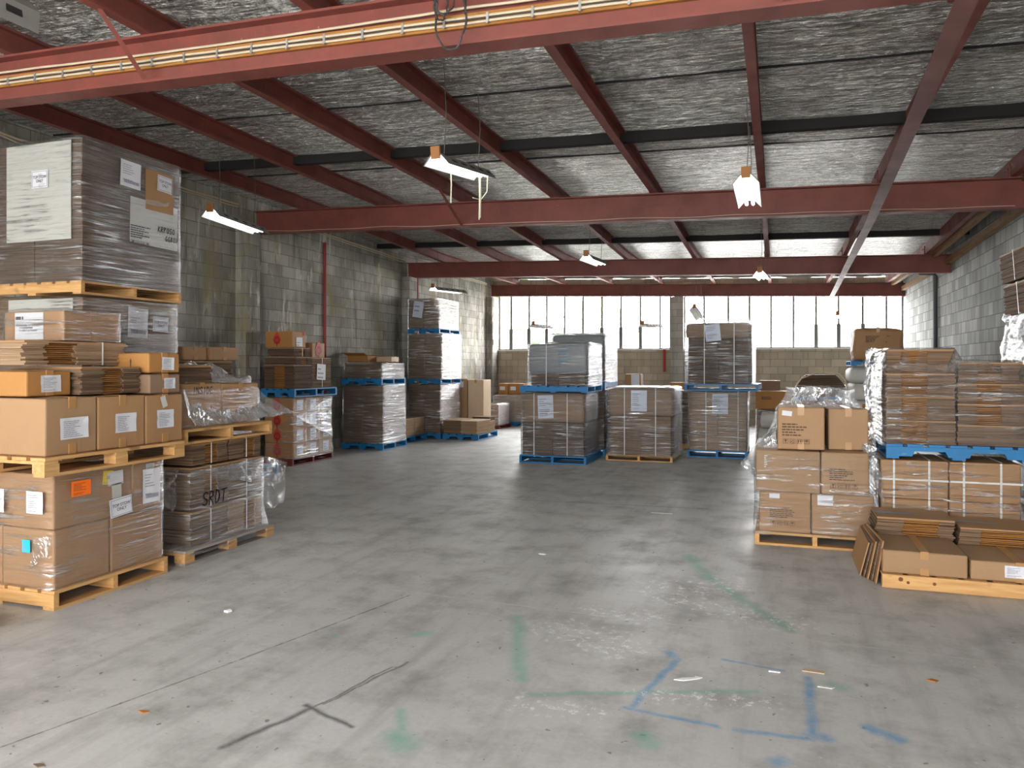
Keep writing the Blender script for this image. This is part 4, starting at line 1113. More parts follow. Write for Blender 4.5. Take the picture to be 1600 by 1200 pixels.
# ------------------------------------------------------------------ STACK D, cartons with red emblem
DX0, DX1, DY0, DY1 = -8.02, -7.45, 10.4, 11.55
pallet('dark red painted pallet on the floor under the red-emblem cartons', DX0, DX1 + .02, DY0 - .03, DY1, 0, .12, 'stringer', 'redwood', 'redwood', seed=9, nb=5)
pallet('blue pallet end on the floor left of the red-emblem cartons', -7.62, -7.2, 8.55, 9.7, 0, .13, 'notched', 'blue', 'blue', seed=31, nb=4)
rows = ['bottom', 'second', 'third', 'top']; cols = ['front corner', 'middle', 'far']
hh = .247
for r_ in range(4):
    for c in range(3):
        y0 = DY0 + c * .38
        dc = [dict(face='+x', u=.52, v=.5, w=.17, h=.17, kind='label', seed=40 + r_ * 3 + c, far=True)]
        if c == 0: dc.append(dict(face='-y', u=.45, v=.42, w=.16, h=.16, kind='logo'))
        dc.append(dict(face='+x', u=.88, v=.85, w=.05, h=.05, kind='logo')) if c == 0 else None
        carton('red-emblem carton with white label, %s row, %s column, by the left wall' % (rows[r_], cols[c]), DX0 + .03, DX1, y0, y0 + .374, .121 + r_ * hh, .121 + (r_ + 1) * hh - .003, 0, 'card3' if c == 0 else 'card', 'red-emblem cartons by the left wall', None, dc, seed=50 + r_ * 3 + c, r=.008, bulge=.004)
wrap('shiny stretch film wound across the red-emblem cartons', DX0 + .02, DX1, DY0 + .01, DY1, .10, 1.10, off=.012, amp=.012, seed=15, top=False, mat='film', flare=.03)
sheet_film('loose_film', 'crumpled white film drawn diagonally across the red-emblem cartons', (-7.42, 10.5, .78), (-7.42, 11.5, 1.10), (-7.41, 11.52, .40), (-7.42, 10.95, .60), 18, 14, .035, 16, mat='filmheavy')
pallet('blue pallet on top of the red-emblem cartons', -8.03, -7.38, DY0 - .05, DY1 + .05, 1.118, .14, 'notched', 'blue', 'blue', seed=10, nb=5)
bundle('dark bundle of flattened cartons on the blue pallet above the red-emblem cartons, near left', -8.0, -7.42, 10.4, 10.9, 1.262, 1.65, axis='x', seed=31, mat='edgedk', top='cardgrey', strap=False, jit=.01)
bundle('carton bundle with a white sheet label, on the blue pallet above the red-emblem cartons', -8.0, -7.44, 10.93, 11.5, 1.262, 1.77, axis='y', seed=32, mat='edge', core=False, jit=.008, decals=[dict(face='+x', u=.45, v=.52, w=.26, h=.27, kind='label', seed=90, far=True, tilt=-3)])
bundle('thin bundle of flattened cartons, second layer above the red-emblem cartons', -8.01, -7.40, 10.42, 10.88, 1.66, 1.78, axis='y', seed=33, mat='edgedk', top='cardgrey', strap=False, jit=.015)
bundle('bundle of flattened cartons directly under the topmost red-emblem box', -7.95, -7.44, 10.42, 10.86, 1.79, 1.93, axis='y', seed=34, mat='edgedk', top='cardgrey', jit=.008)
carton('topmost red-emblem carton with white label, alone on top of the left wall stack', -7.98, -7.46, 10.40, 10.78, 1.935, 2.20, 0, 'card3', None, None, [dict(face='-y', u=.45, v=.42, w=.15, h=.15, kind='logo'), dict(face='+x', u=.5, v=.35, w=.17, h=.15, kind='label', seed=91, far=True), dict(face='+x', u=.82, v=.82, w=.05, h=.05, kind='logo')], seed=71)
carton('red-emblem carton standing lower, in front of the red conduit', -7.93, -7.50, 11.02, 11.40, 1.772, 2.03, 0, 'card', None, None, [dict(face='+x', u=.5, v=.45, w=.19, h=.19, kind='logo')], seed=72)

# ------------------------------------------------------------------ STACK E
EX0, EX1, EY0, EY1 = -8.08, -7.16, 12.86, 13.85
pallet('blue pallet on the floor under the brown load whose end shines white', EX0, EX1, EY0, EY1, 0, .13, 'notched', 'blue', 'blue', seed=11)
load('brown wrapped load by the left wall whose far end shines white', EX0 + .03, EX1 - .02, EY0 + .02, EY1 - .03, .131, 1.235, 'edge', seed=11, film='filmhi')
pallet('blue pallet between the two loads of the brown stack by the left wall', EX0, EX1 - .03, EY0, EY1, 1.26, .125, 'notched', 'blue', 'blue', seed=12)
load('low wrapped load on top of the brown stack by the left wall', EX0 + .05, EX1 - .06, EY0 + .04, EY1 - .03, 1.386, 1.66, 'edge', seed=12, film='filmhi')
carton('small open carton with raised flap on top of the brown stack by the left wall', -8.0, -7.55, 12.95, 13.3, 1.705, 1.83, 0, 'card3', open_flaps=True, seed=73)
carton('flat pale box on top of the brown stack by the left wall', -7.6, -7.25, 13.32, 13.7, 1.705, 1.81, 5, 'cardlt', seed=74)

# ------------------------------------------------------------------ STACK F, three tiers
FX0, FX1, FY0, FY1 = -7.86, -7.05, 15.25, 16.4
pallet('blue pallet on the floor under the tall three-tier stack', FX0, FX1, FY0, FY1, 0, .13, 'notched', 'blue', 'blue', seed=13, nb=5)
load('bottom wrapped load of the tall three-tier stack near the left pier', FX0 + .01, FX1 - .02, FY0 + .02, FY1 - .04, .131, 1.2, 'edge', seed=13, film='filmhi')
pallet('lower of the two blue pallets inside the tall three-tier stack', FX0, FX1, FY0, FY1, 1.222, .115, 'notched', 'blue', 'blue', seed=14, nb=5)
load('middle wrapped load of the tall three-tier stack near the left pier', FX0 + .01, FX1 + .01, FY0, FY1 - .04, 1.338, 2.33, 'edge', seed=14, film='filmhi')
pallet('upper of the two blue pallets inside the tall three-tier stack', FX0, FX1 - .03, FY0, FY1, 2.353, .11, 'notched', 'blue', 'blue', seed=15, nb=5)
load('topmost wrapped load with a white sheet label, on the tall three-tier stack', FX0 + .01, FX1 - .06, FY0 + .01, FY1 - .05, 2.464, 3.11, 'edge', seed=15, film='filmhi', decals=[dict(face='-y', u=.34, v=.66, w=.24, h=.36, kind='blabel', seed=92, far=True, tilt=-8)])
pallet('low blue pallet with two carton bundles, in front of the tall three-tier stack', -8.05, -7.36, 14.05, 15.2, 0, .13, 'notched', 'blue', 'blue', seed=16, nb=5)
bundle('carton bundle on the low blue pallet before the three-tier stack, nearer of two', -7.95, -7.40, 14.15, 14.65, .132, .50, axis='x', seed=41, strap=False, core=False, mat='edgelt', top='cardlt')
bundle('carton bundle on the low blue pallet before the three-tier stack, farther of two', -7.95, -7.40, 14.68, 15.15, .132, .50, axis='x', seed=42, strap=False, core=False, mat='edgelt', top='cardlt')

# ------------------------------------------------------------------ STACK G and behind
pallet('low blue pallet carrying flat carton bundles, right of the three-tier stack', -7.0, -6.15, 15.25, 16.45, 0, .125, 'notched', 'blue', 'blue', seed=17, nb=5)
bundle('flat carton bundle on the low blue pallet beside the three-tier stack, front left', -6.98, -6.58, 15.28, 16.0, .127, .43, axis='x', seed=43, strap=False, core=False, mat='edge', top='cardlt')
bundle('flat carton bundle on the low blue pallet beside the three-tier stack, front right', -6.56, -6.17, 15.28, 16.0, .127, .42, axis='x', seed=44, strap=False, core=False, mat='edgelt', top='cardlt', rot=-3)
bundle('flat carton bundle at the rear of the low blue pallet beside the three-tier stack', -6.85, -6.2, 16.06, 16.42, .127, .36, axis='x', seed=45, strap=False, core=False, mat='edgelt', top='cardlt')
bundle('dark carton bundle lying on top at the rear of the low blue pallet', -6.62, -6.2, 16.06, 16.4, .375, .46, axis='x', seed=46, strap=False, core=False, mat='edgedk', top='cardgrey')
for i, (x0, x1) in enumerate(((-7.45, -7.02), (-7.0, -6.6))):
    carton('tall pale carton standing upright behind the low blue pallet, %s of two' % ('left', 'right')[i], x0, x1, 16.7, 17.2, 0, 1.31 - .02 * i, 0, 'cardlt' if i else 'card2', seed=75 + i, tape='y', decals=[dict(face='-y', u=.55, v=.9, w=.2, h=.14, kind='blank', seed=4)] if i == 0 else [])
pallet('blue pallet on the floor near the back left corner, under wrapped goods', -7.4, -6.0, 19.2, 20.3, 0, .12, 'notched', 'blue', 'blue', seed=18)
pallet('dark pallet end near the back left corner, front one', -7.55, -6.72, 18.1, 19.0, 0, .1, 'stringer', 'redwood', 'redwood', seed=19, nb=5)
load('low load of orange cartons under white film near the back left corner', -7.5, -6.75, 18.12, 18.95, .101, .62, 'edgelt', seed=17, film='filmheavy', name='wrapped_carton_load')
load('low bulging white-wrapped load near the back left corner', -7.3, -6.05, 19.25, 20.25, .121, .80, 'edgelt', seed=18, film='filmheavy', amp=.03)
for i, x in enumerate((-7.22, -6.93, -6.40)):
    carton('small orange-brown carton with white label on the white-wrapped load, %s' % ('leftmost of three', 'middle of three', 'rightmost of three, in shade')[i], x, x + (.27 if i != 1 else .44), 19.4, 19.8, .845, 1.14, 0, 'card3', 'small labelled cartons on the white-wrapped load', decals=[dict(face='-y', u=.42 if i != 1 else .3, v=.55, w=.15, h=.10, kind='blank', seed=i)], seed=80 + i)
pallet('blue pallet hidden behind the grey-capped loads', -6.0, -5.1, 20.35, 21.35, 0, .12, 'notched', 'blue', 'blue', seed=20, nb=5)
load('wrapped load against the back wall behind the grey-capped loads', -5.98, -5.12, 20.4, 21.3, .121, 1.42, 'edge', seed=19)
carton('orange-brown carton against the back wall just left of the grey-capped loads', -6.0, -5.4, 20.5, 20.9, 1.46, 1.85, 0, 'card3', seed=84)

# ------------------------------------------------------------------ STACK J (two deep) in the centre
pallet('blue pallet on the floor under the front grey-capped stack', -4.13, -2.97, 12.1, 13.22, 0, .13, 'stringer', 'blue', 'blue', seed=21, swap=True)
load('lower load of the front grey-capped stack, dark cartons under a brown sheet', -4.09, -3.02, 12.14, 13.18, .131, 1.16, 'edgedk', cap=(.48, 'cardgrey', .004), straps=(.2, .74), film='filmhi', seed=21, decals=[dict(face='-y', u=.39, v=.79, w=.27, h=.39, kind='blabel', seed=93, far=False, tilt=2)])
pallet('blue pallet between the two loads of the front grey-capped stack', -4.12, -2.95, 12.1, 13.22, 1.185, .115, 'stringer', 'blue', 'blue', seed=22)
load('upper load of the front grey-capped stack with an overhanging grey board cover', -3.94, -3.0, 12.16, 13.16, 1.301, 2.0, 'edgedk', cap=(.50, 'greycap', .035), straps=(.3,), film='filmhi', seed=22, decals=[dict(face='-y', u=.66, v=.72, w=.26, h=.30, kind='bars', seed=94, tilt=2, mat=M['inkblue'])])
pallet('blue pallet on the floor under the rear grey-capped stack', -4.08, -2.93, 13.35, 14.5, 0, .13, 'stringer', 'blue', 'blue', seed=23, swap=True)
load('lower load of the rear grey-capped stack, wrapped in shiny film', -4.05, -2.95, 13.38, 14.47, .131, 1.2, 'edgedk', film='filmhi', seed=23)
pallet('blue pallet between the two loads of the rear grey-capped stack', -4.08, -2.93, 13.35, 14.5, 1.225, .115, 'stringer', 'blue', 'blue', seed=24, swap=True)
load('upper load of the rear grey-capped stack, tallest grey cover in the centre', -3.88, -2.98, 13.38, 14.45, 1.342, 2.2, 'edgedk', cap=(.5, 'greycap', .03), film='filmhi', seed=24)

# ------------------------------------------------------------------ STACK K
pallet('pale timber pallet on the floor under the brown-capped load right of the grey-capped stack', -2.81, -1.67, 12.87, 13.97, 0, .10, 'stringer', 'pine', 'pinex', seed=25, swap=True)
load('brown-capped wrapped load on a timber pallet in the centre, with bluish label', -2.74, -1.70, 12.9, 13.92, .101, 1.24, 'edge', cap=(.47, 'cardgrey', .04), straps=(.25, .76), film='filmhi', seed=25, decals=[dict(face='-y', u=.49, v=.82, w=.27, h=.36, kind='blabel', seed=95)], flare=.03)
pallet('pallet on the floor behind the brown-capped load, hidden', -3.0, -2.0, 15.2, 16.2, 0, .12, 'stringer', 'pine', 'pinex', seed=26)
load('wrapped load behind the brown-capped load', -2.95, -2.05, 15.25, 16.15, .121, 1.15, 'edge', film='filmheavy', seed=26)
carton('white-labelled box peeping over the brown-capped load', -2.94, -2.62, 15.3, 15.6, 1.19, 1.46, 0, 'card', decals=[dict(face='-y', u=.66, v=.55, w=.17, h=.23, kind='blank', seed=5)], seed=85)

# narrow stack between K and M
pallet('pallet on the floor under the narrow stack between the brown-capped and the tall blue-pallet stack', -1.99, -1.55, 14.95, 15.95, 0, .11, 'stringer', 'pine', 'pinex', seed=27, nb=4)
load('narrow wrapped stack between the brown-capped load and the tall blue-pallet stack', -1.98, -1.56, 14.97, 15.93, .111, 1.12, 'edge', film='filmhi', cols=1, seed=27)
carton('orange open-topped carton on the narrow stack in the centre', -1.99, -1.62, 15.0, 15.35, 1.16, 1.30, 0, 'card3', seed=86)

# ------------------------------------------------------------------ STACK M
pallet('blue pallet on the floor under the tall striped stack right of centre', -1.53, -.50, 13.8, 14.9, 0, .13, 'stringer', 'blue', 'blue', seed=28, swap=True)
load('lower load of the tall stack right of centre, wrapped in ridged film', -1.50, -.52, 13.83, 14.86, .131, 1.165, 'edgelt', straps=(.3, .86), film='filmheavy', seed=28, decals=[dict(face='-y', u=.55, v=.80, w=.27, h=.36, kind='blabel', seed=96, tilt=0)])
pallet('blue pallet high in the tall stack right of centre', -1.55, -.30, 13.72, 14.9, 1.19, .12, 'stringer', 'blue', 'blue', seed=29, rot=-2, swap=True)
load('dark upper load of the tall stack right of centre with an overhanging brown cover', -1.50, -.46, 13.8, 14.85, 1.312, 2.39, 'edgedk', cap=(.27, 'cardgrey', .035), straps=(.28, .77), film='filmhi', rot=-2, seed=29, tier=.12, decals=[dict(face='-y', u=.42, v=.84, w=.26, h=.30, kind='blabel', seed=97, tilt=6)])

# clutter right of it
pallet('pallet on the floor behind the tall right-of-centre stack, under brown boxes', -.42, .35, 15.9, 16.9, 0, .12, 'stringer', 'pine', 'pinex', seed=30, nb=5)
load('wrapped load behind the boxes with film, right of centre', -.40, .32, 15.95, 16.85, .121, .72, 'edge', film='filmheavy', seed=30)
carton('wide open orange-brown carton right of the tall striped stack', -.42, .22, 16.0, 16.5, .76, 1.12, 0, 'card3', seed=87, open_flaps=False, decals=[dict(face='-y', u=.45, v=.6, w=.35, h=.08, kind='bars', seed=7)])
carton('dark carton behind the wide orange-brown carton', -.35, .05, 16.55, 16.85, .77, 1.32, 0, 'cardgrey', seed=88)
def roll(label, x, y, z, rad, ln, rz, mat='cardlt'):
    g = empty('film_roll', (x, y, z), R(rz), label, 'roll')
    mb = MB(); n = 20
    MB().tube([(0, -ln / 2, 0), (0, ln / 2, 0)], rad, n).build('rolled_film', M['bag'], g, smooth=False)
    MB().tube([(0, -ln / 2 - .02, 0), (0, ln / 2 + .02, 0)], rad * .32, 12).build('core', M[mat], g)
    return g
roll('roll standing on its side before the wide orange-brown carton, upper', -.14, 15.72, .56, .16, .3, 80)
roll('roll on its side before the wide orange-brown carton, lower', -.16, 15.70, .20, .2, .34, 80)
carton('dark box under the upper roll right of centre', .06, .5, 15.4, 15.8, 0, .62, 0, 'cardgrey', seed=89)

# ------------------------------------------------------------------ STACK O, front right
pallet('timber pallet under the film-wrapped brown boxes at front right', -.20, .83, 7.30, 8.35, 0, .12, 'stringer', 'pine', 'pinex', seed=32, swap=True)
zO = (.121, .49, .865)
pr = lambda u, v, w, h, s, **k: dict(face='-y', u=u, v=v, w=w, h=h, kind='print', seed=s, **k)
carton('lower left brown carton of the wrapped front right stack', -.16, .28, 7.33, 7.95, zO[0], zO[1] - .002, 0, 'card', None, None, [pr(.48, .5, .24, .10, 51), dict(face='-y', u=.3, v=.9, w=.09, h=.045, kind='blank', seed=2)], seed=91, bulge=.01)
carton('lower right brown carton of the wrapped front right stack', .29, .80, 7.33, 7.95, zO[0], zO[1] - .002, 0, 'card2', None, None, [dict(face='-y', u=.22, v=.85, w=.13, h=.09, kind='blank', seed=2)], seed=92, bulge=.012)
carton('upper left brown carton of the wrapped front right stack, painted pale glint', -.19, .36, 7.31, 7.95, zO[1], zO[2], 0, 'card2', None, None, [dict(face='-y', u=.16, v=.75, w=.03, h=.12, kind='bars', seed=2, mat=M['sheet'])], seed=93, bulge=.012)  # pale bars painted on as a stand-in for a highlight
carton('upper right brown carton of the wrapped front right stack, printed symbols', .37, .76, 7.31, 7.95, zO[1], zO[2], 0, 'card2', None, None, [pr(.5, .5, .26, .11, 54)], seed=94, bulge=.012)
wrap('clear stretch film around the four lower boxes of the front right stack', -.18, .79, 7.32, 7.95, .10, .86, off=.026, amp=.012, seed=20, top=False, mat='film', flare=.01, ruffle=.015)
carton('printed brown carton with handling symbols, on top of the front right wrapped stack', .0, .40, 7.36, 7.80, zO[2] + .012, zO[2] + .395, 0, 'card2', None, 'y', [pr(.42, .52, .26, .15, 55), dict(face='-y', u=.2, v=.86, w=.085, h=.045, kind='blank', seed=6, tilt=-6)], seed=95, bulge=.006)
carton('plain brown carton behind the printed one, on top of the front right wrapped stack', .425, .76, 7.46, 7.90, zO[2] + .012, zO[2] + .385, 3, 'card2', None, 'y', [], seed=96, bulge=.006)
sheet_film('loose_film', 'cloudy loose film heaped behind the top boxes of the front right stack', (-.1, 8.0, 1.0), (.10, 8.0, 1.42), (.70, 8.0, 1.42), (.86, 7.95, .95), 26, 16, .06, 21, mat='cloud')
sheet_film('loose_film', 'loose film pouring down the right side of the front right stack', (.62, 7.62, 1.30), (.80, 7.50, 1.22), (.87, 7.29, .40), (.76, 7.27, .72), 16, 26, .045, 22, mat='cloud')
sheet_film('loose_film', 'loose film trailing off the left side of the front right stack', (-.02, 7.6, 1.12), (-.02, 7.45, .9), (-.22, 7.3, .62), (-.34, 7.55, .70), 16, 16, .05, 23, mat='cloud')

# ------------------------------------------------------------------ STACK Q, right
pallet('timber pallet hidden under the strapped cartons at right', .88, 1.98, 7.42, 8.5, 0, .12, 'stringer', 'pine', 'pinex', seed=33)
zq = (.121, .475, .815)
for r_ in range(2):
    for c in range(2):
        x0 = .86 + c * .54
        g = carton('white-strapped carton under the blue pallet at right, %s %s' % (('lower', 'upper')[r_], ('left', 'right')[c]), x0, x0 + .53, 7.40, 7.98, zq[r_], zq[r_ + 1] - .004, 0, 'card', 'white-strapped cartons at right', None, [dict(face='-x', u=.6, v=.7, w=.1, h=.12, kind='cyan', seed=5, far=True)] if (r_ == 0 and c == 0) else [], seed=100 + r_ * 2 + c, bulge=.008)
        s = MB(); w, d, h = .53, .58, zq[r_ + 1] - zq[r_] - .004; q = .011
        for f in (.2, .72):
            x = -w / 2 + w * f
            s.box(x - .008, x + .008, -d / 2 - q - .002, -d / 2 - q, 0, h); s.box(x - .008, x + .008, -d / 2 - q, d / 2, h + .009, h + .011)
        z = h * .5
        s.box(-w / 2 - q, w / 2 + q, -d / 2 - q - .003, -d / 2 - q - .001, z - .008, z + .008); s.box(-w / 2 - q - .002, -w / 2 - q, -d / 2 - q, d / 2, z - .008, z + .008)
        s.build('strap', M['strap'], g)
wrap('clear stretch film around the white-strapped cartons at right', .865, 1.93, 7.40, 8.0, .10, .80, off=.018, amp=.014, seed=24, top=False, mat='film')
pallet('bright blue pallet at right between the strapped cartons and the big wrapped bundles', .90, 2.02, 7.34, 8.42, .832, .125, 'notched', 'blue', 'blue', seed=34)
qz = [.960, 1.17, 1.38, 1.58, 1.79]
nmz = ['bottom', 'second', 'third', 'top']
for c, (x0, x1) in enumerate(((.90, 1.44), (1.455, 1.98))):
    for k in range(4):
        z0, z1 = qz[k], qz[k + 1] - .006
        if c == 1: z0, z1 = .960 + (z0 - .960) * .86, .960 + (z1 - .960) * .86
        bundle('wrapped carton bundle above the bright blue pallet at right, %s tier, %s column' % (nmz[k], ('left', 'right')[c]), x0 + .006 * (k % 2), x1, 7.38, 8.36, z0, z1, axis='x', seed=110 + k * 2 + c, mat='edge', strap=False, jit=.007, cf=(.22, .6) if c == 0 else (.28, .62), core=not (k == 0 and c == 1), group='wrapped bundles above the blue pallet at right')
wrap('shiny stretch film around the big stack of bundles at right', .90, 1.985, 7.375, 8.365, .93, 1.66, off=.02, amp=.016, seed=25, top=False, mat='film', ruffle=.02)
sheet_film('loose_film', 'clear film stretched over the top of the big stack of bundles at right', (.86, 7.34, 1.62), (.86, 8.4, 1.81), (2.0, 8.4, 1.68), (2.0, 7.34, 1.58), 26, 18, .02, 26, fall=lambda u, v, p: Vector((p.x, p.y, max(p.z, 1.80 if p.x < 1.46 else 1.69) if (.9 < p.x < 1.97 and p.y > 7.38) else p.z)))
sheet_film('loose_film', 'bunched silvery film down the left side of the big stack of bundles at right', (.845, 7.40, 1.80), (.845, 8.3, 1.80), (.83, 8.3, .82), (.80, 7.36, .80), 22, 26, .04, 27, mat='filmhi')

# ------------------------------------------------------------------ STACK P, lowest right front
pallet('low pallet with a knotty front plank at the lower right corner', .73, 1.95, 6.2, 7.28, 0.0, .105, 'plank', 'pine', 'pinex', seed=35)
carton('long taped carton at the front of the knotty low pallet', .735, 1.29, 6.21, 6.78, .107, .275, 0, 'card2', None, 'y', [], seed=120, bulge=.006)
carton('smaller carton with white label beside the long taped one, lower right', 1.31, 1.92, 6.22, 6.72, .107, .245, 0, 'card2', None, 'y', [dict(face='-y', u=.45, v=.55, w=.13, h=.085, kind='label', seed=98)], seed=121)
bundle('bundle of flattened cartons with blue print behind the long taped carton', .76, 1.32, 6.82, 7.26, .107, .41, axis='x', seed=122, strap=False, jit=.012, cf=(.35, .8), decals=[dict(face='top', u=.3, v=.3, w=.35, h=.06, kind='bars', seed=3, mat=M['inkblue'])])
bundle('bundle of flattened cartons with blue print behind the labelled carton, lower right', 1.35, 1.94, 6.78, 7.26, .107, .37, axis='x', seed=123, strap=False, jit=.012, cf=(.25, .75), decals=[dict(face='top', u=.3, v=.4, w=.35, h=.05, kind='bars', seed=4, mat=M['inkblue'])])
for i in range(5):
    o = MB().box(-.005, .005, -.33, .33, 0, .33 - .015 * i).build('flat_carton', M['edge' if i % 2 else 'card'], None)
    o.location = (.725 - .017 * i, 6.60 + .05 * i, .002); o.rotation_euler = (0, R(9 + 1.2 * i), R(4 - i))
    o.location.x -= .05
    tag(o, 'flattened carton leaning against the knotty low pallet, %s' % ['nearest the taped carton', 'second from the taped carton', 'third from the taped carton', 'fourth from the taped carton', 'fifth from the taped carton', 'sixth from the taped carton', 'outermost on the floor side'][i], 'cartons', 'flattened cartons leaning at lower right')

# ------------------------------------------------------------------ R and S, back right
pallet('blue pallet on the floor under the white sacks at the back right', 1.22, 2.15, 14.6, 15.6, 0, .12, 'notched', 'blue', 'blue', seed=36, nb=5)
for k in range(5):
    z0 = .121 + k * .30
    g = empty('sack_bale', (1.68, 15.1, z0), R((-2, 2, -1, 2, 1)[k]), 'white wrapped bale in the back right pile, %s' % ['lowest, hidden', 'second from the bottom', 'middle', 'second from the top', 'topmost under the blue pallet, bulging'][k], 'bale', 'white bales in the back right pile')
    w = .44 if k < 4 else .47
    MB().rbox(-w, w, -.46, .46, 0, .29, r=.05 if k < 4 else .1, bulge=.02, seed=k, jit=.012).build('bale', M['bag'], g, smooth=True)
    s = MB()
    for x in (-.2, .2): s.box(x - .01, x + .01, -.495, -.49, .0, .29)
    s.build('strap', M['strap'], g)
pallet('blue pallet on top of the white sacks at the back right', 1.22, 2.15, 14.6, 15.6, 1.63, .09, 'notched', 'blue', 'blue', seed=37, nb=5)
carton('large crumpled brown carton on the blue pallet above the white sacks', 1.28, 2.08, 14.68, 15.4, 1.722, 2.29, -2, 'card', None, 'y', [dict(face='-y', u=.5, v=.68, w=.4, h=.12, kind='bars', seed=8)], seed=130, bulge=.02, r=.05, jit=.03)
MBg = MB()
pallet('pallet on the floor under the tied dark bundle, back right', .32, 1.2, 15.75, 16.65, 0, .12, 'stringer', 'pine', 'pinex', seed=38, nb=5)
load('lower wrapped load under the tied dark bundle, back right', .34, 1.18, 15.78, 16.62, .121, .74, 'edge', seed=38)
bundle('orange-brown flat bundle beneath the tied dark bundle, back right', .36, 1.22, 15.76, 16.6, .785, .93, axis='x', seed=131, mat='core', core=False, strap=False, top='card3')
pallet('blue pallet directly under the tied dark bundle, back right', .34, 1.2, 15.75, 16.65, .935, .1, 'notched', 'blue', 'blue', seed=39, nb=5)
g = empty('tied_bundle', (.79, 16.2, 1.037), 0, 'dark film-wrapped bundle with tan cord tied at its peak, back right', 'bundle')
mb = MB(); n = 16
for i in range(n):
    f = i / n; wv = .43 * (1 - .55 * max(0, f - .45) ** 1.3 * 1.6); rn = random.Random(i)
    mb.box(-wv + rn.uniform(-.01, .01), wv, -.42 * wv / .43, .42 * wv / .43, f * .42, (i + .85) / n * .42)
mb.build('flat_sheets', M['edgedk'], g)
film_mesh(-.43, .43, -.42, .42, 0, .22, off=.02, amp=.03, seed=33, top=False).build('stretch_wrap', M['filmhi'], g, smooth=True)
MB().tube([(-.45, -.44, .2), (-.36, -.42, .34), (-.1, -.38, .455), (0, -.36, .50), (.12, -.37, .455), (.33, -.42, .44), (.43, -.43, .3), (.46, -.44, .1)], .012, 6).tube([(-.03, -.36, .48), (.02, -.36, .56)], .008, 5).tube([(.03, -.36, .48), (-.04, -.37, .54)], .008, 5).build('cord', M['rope'], g)
carton('tall narrow orange carton leaning before the white sacks at the back right', 1.46, 1.66, 13.6, 13.9, .85, 1.28, 3, 'card3', seed=132, tape=None)
carton('brown box holding up the leaning orange carton, back right', 1.36, 1.78, 13.5, 14.1, 0, .847, 0, 'card', seed=133)
g = empty('cardboard_tube', (1.36, 13.38, .0), 0, 'short tan cardboard tube standing by the white sacks, back right', 'tube')
MB().tube([(0, 0, .0), (0, 0, 1.02)], .075, 16).build('tube', M['card3'], g)
for k, (x, c, h, lb) in enumerate(((1.22, 'greenplastic', .78, 'dark green plastic container in the gap at the back right'), (1.20, 'redplastic', .55, 'red plastic container in the gap at the back right'))):
    g = empty('plastic_container', (x, 13.1 - .25 * k, 0), 0, lb, 'container')
    MB().rbox(-.07, .07, -.07, .07, 0, h, r=.02, bulge=.002).build('body', M[c], g)
    MB().tube([(0, 0, h), (0, 0, h + .05)], .03, 10).build('cap', M['white'], g)

# ------------------------------------------------------------------ T, far right edge
pallet('pallet on the floor at the far right edge, mostly outside the picture', 2.02, 3.0, 7.2, 8.3, 0, .13, 'notched', 'blue', 'blue', seed=40)
load('dark wrapped load at the far right edge, mostly outside the picture', 2.08, 2.92, 7.25, 8.22, .131, 1.0, 'edge', film='film', seed=40)
pallet('blue pallet halfway up the stack at the far right edge', 2.03, 3.0, 7.2, 8.3, 1.03, .13, 'notched', 'blue', 'blue', seed=41)
load('upper load under hanging film at the far right edge', 2.08, 2.92, 7.25, 8.22, 1.161, 2.08, 'edge', film='filmheavy', seed=41, amp=.03, flare=.05)
bundle('overhanging bundle of flattened cartons, lower of two at the far right edge', 1.99, 2.75, 7.2, 8.1, 2.12, 2.40, axis='y', seed=140, mat='edge', core=False, strap=(.5,), tilt=(0, -4), jit=.01)
bundle('overhanging bundle of flattened cartons, upper of two at the far right edge', 1.96, 2.75, 7.2, 8.1, 2.42, 2.68, axis='y', seed=141, mat='edge', core=False, strap=(.5,), tilt=(0, -4), jit=.01)
sheet_film('loose_film', 'sheet of clear film hanging at the far right edge like a tent', (2.0, 7.15, 2.12), (2.02, 8.2, 2.12), (1.96, 8.3, 1.15), (1.90, 7.1, 1.55), 14, 22, .05, 29, mat='filmheavy')

# ------------------------------------------------------------------ litter on the floor
def litter(name, label, px, py, pts, mat, h=.004, rz=0):
    p = floor_at(px, py)
    mb = MB(); mb.prism([(x, y, .001) for x, y in pts], (0, 0, h))
    o = mb.build(name, mat, None); o.location = p; o.rotation_euler = (0, 0, R(rz))
    tag(o, label, 'litter')
litter('paper_scrap', 'torn white paper scrap on the floor, front right of centre', 1075, 1062, [(-.07, -.03), (-.02, -.028), (.05, .02), (.07, .045), (.03, .05), (.035, .035), (-.03, .005)], M['scrap'])
litter('dry_leaf', 'orange-brown dry leaf on the floor at lower left', 224, 1113, [(-.035, 0), (-.01, .012), (.035, .004), (.01, -.012)], M['leafdry'])
litter('paper_scrap', 'small white crumpled scrap on the floor right of the front left pallet', 356, 956, [(-.02, -.015), (.015, -.02), (.025, .01), (-.005, .025)], M['scrap'], .012)
litter('paper_scrap', 'small white scrap in the middle of the floor', 847, 866, [(-.03, -.01), (.03, -.012), (.035, .008), (-.025, .012)], M['scrap'])
litter('paper_scrap', 'narrow white scrap on the floor below the front right stack', 1210, 1050, [(-.03, -.008), (.03, -.006), (.028, .008), (-.03, .006)], M['scrap'])
litter('cardboard_scrap', 'tan torn cardboard scrap on the floor at lower right', 1272, 1049, [(-.06, -.02), (.05, -.025), (.06, .015), (-.05, .02)], M['cardlt'])
litter('dry_leaf', 'brown dry leaf on the floor at right, below the knotty pallet', 1457, 1064, [(-.03, 0), (0, .02), (.03, .006), (.012, -.018)], M['leafdry'])
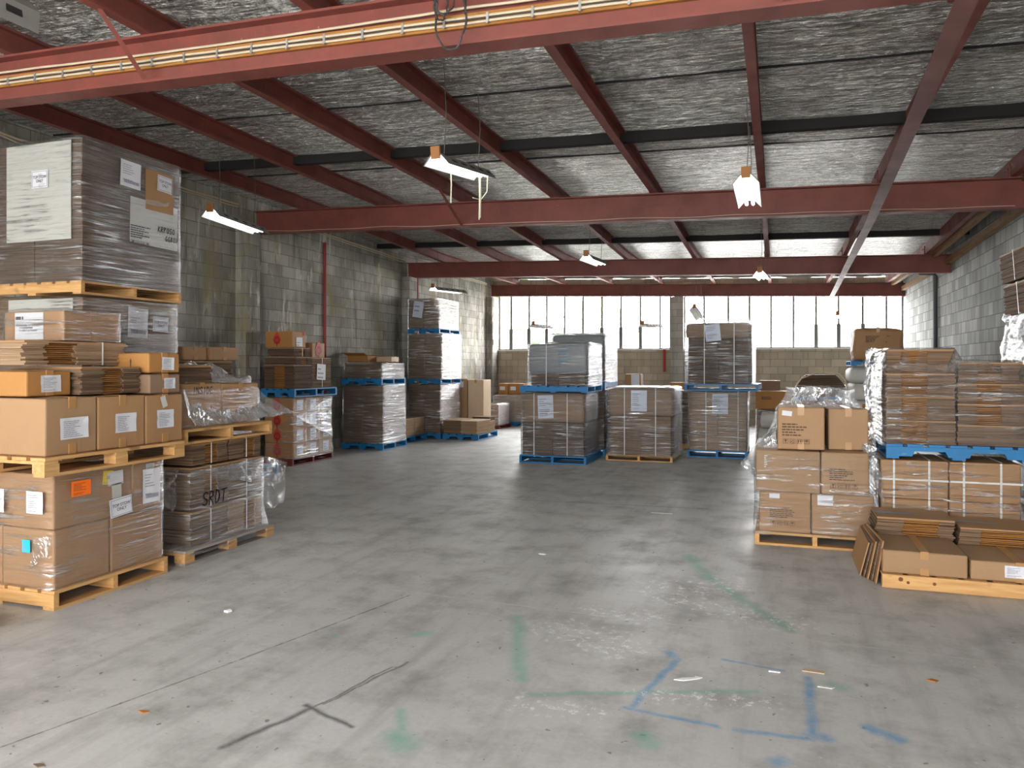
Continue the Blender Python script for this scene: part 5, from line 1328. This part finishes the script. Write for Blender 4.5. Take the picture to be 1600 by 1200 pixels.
litter('paper_scrap', 'pale scrap beside the tan cardboard scrap on the floor', 1290, 1074, [(-.04, -.01), (.03, -.015), (.045, .008), (-.03, .012)], M['sheet'])
litter('cardboard_scrap', 'long pale strip on the floor in front of the front right stack', 1034, 802, [(-.12, -.02), (.12, -.015), (.11, .02), (-.1, .02)], M['sheet'])
litter('dry_leaf', 'small dark leaf near the bottom left corner of the floor', 60, 1197, [(-.03, 0), (0, .015), (.03, .004), (.01, -.012)], M['bark'])

# ------------------------------------------------------------------ light, sky, camera
w = bpy.data.worlds.new('World'); SC.world = w; w.use_nodes = True
nt = w.node_tree; nt.nodes.clear()
out = nt.nodes.new('ShaderNodeOutputWorld'); bg = nt.nodes.new('ShaderNodeBackground')
tc = nt.nodes.new('ShaderNodeTexCoord'); sx = nt.nodes.new('ShaderNodeSeparateXYZ'); rp = nt.nodes.new('ShaderNodeValToRGB')
nt.links.new(tc.outputs['Generated'], sx.inputs[0]); nt.links.new(sx.outputs[2], rp.inputs[0])
# hazy overcast sky, brighter on the far side of the building where the sun stands behind the cloud
mr = nt.nodes.new('ShaderNodeMapRange'); nt.links.new(sx.outputs[1], mr.inputs[0])
mr.inputs[1].default_value = -.2; mr.inputs[2].default_value = .9; mr.inputs[3].default_value = 1.0; mr.inputs[4].default_value = 3.7
e = rp.color_ramp.elements
e[0].position = 0.0; e[0].color = (1.0, .99, .975, 1); e[1].position = .8; e[1].color = (.93, .96, 1.0, 1)
nt.links.new(rp.outputs[0], bg.inputs[0]); nt.links.new(mr.outputs[0], bg.inputs[1])
nt.links.new(bg.outputs[0], out.inputs[0])
def portal(name, loc, rot, sx_, sy_):
    L = bpy.data.lights.new(name, 'AREA'); L.shape = 'RECTANGLE'; L.size = sx_; L.size_y = sy_
    L.cycles.is_portal = True
    o = bpy.data.objects.new(name, L); COL.objects.link(o); o.location = loc; o.rotation_euler = rot
portal('front_opening_portal', ((XL + XR) / 2, YF, 2.05), (R(90), 0, 0), 11.3, 4.1)
portal('window_portal', ((XL + XR) / 2, YE + .3, 2.8), (R(-90), 0, 0), 11.3, 1.5)

cam = bpy.data.cameras.new('camera'); co = bpy.data.objects.new('camera', cam); COL.objects.link(co)
co.location = (0, 0, EYE); co.rotation_euler = (R(90), 0, YAW)
cam.sensor_width = 36; cam.lens = 36 * FPX / 1600; cam.shift_y = -(600 - HOR) / 1600; cam.clip_start = .05; cam.clip_end = 300
SC.camera = co
SC.view_settings.view_transform = 'Standard'; SC.view_settings.look = 'None'; SC.view_settings.gamma = 1; SC.view_settings.use_curve_mapping = False
SC.view_settings.exposure = 3.3
SC.cycles.transparent_max_bounces = 32; SC.cycles.max_bounces = 10; SC.cycles.diffuse_bounces = 5
SC.cycles.use_denoising = True
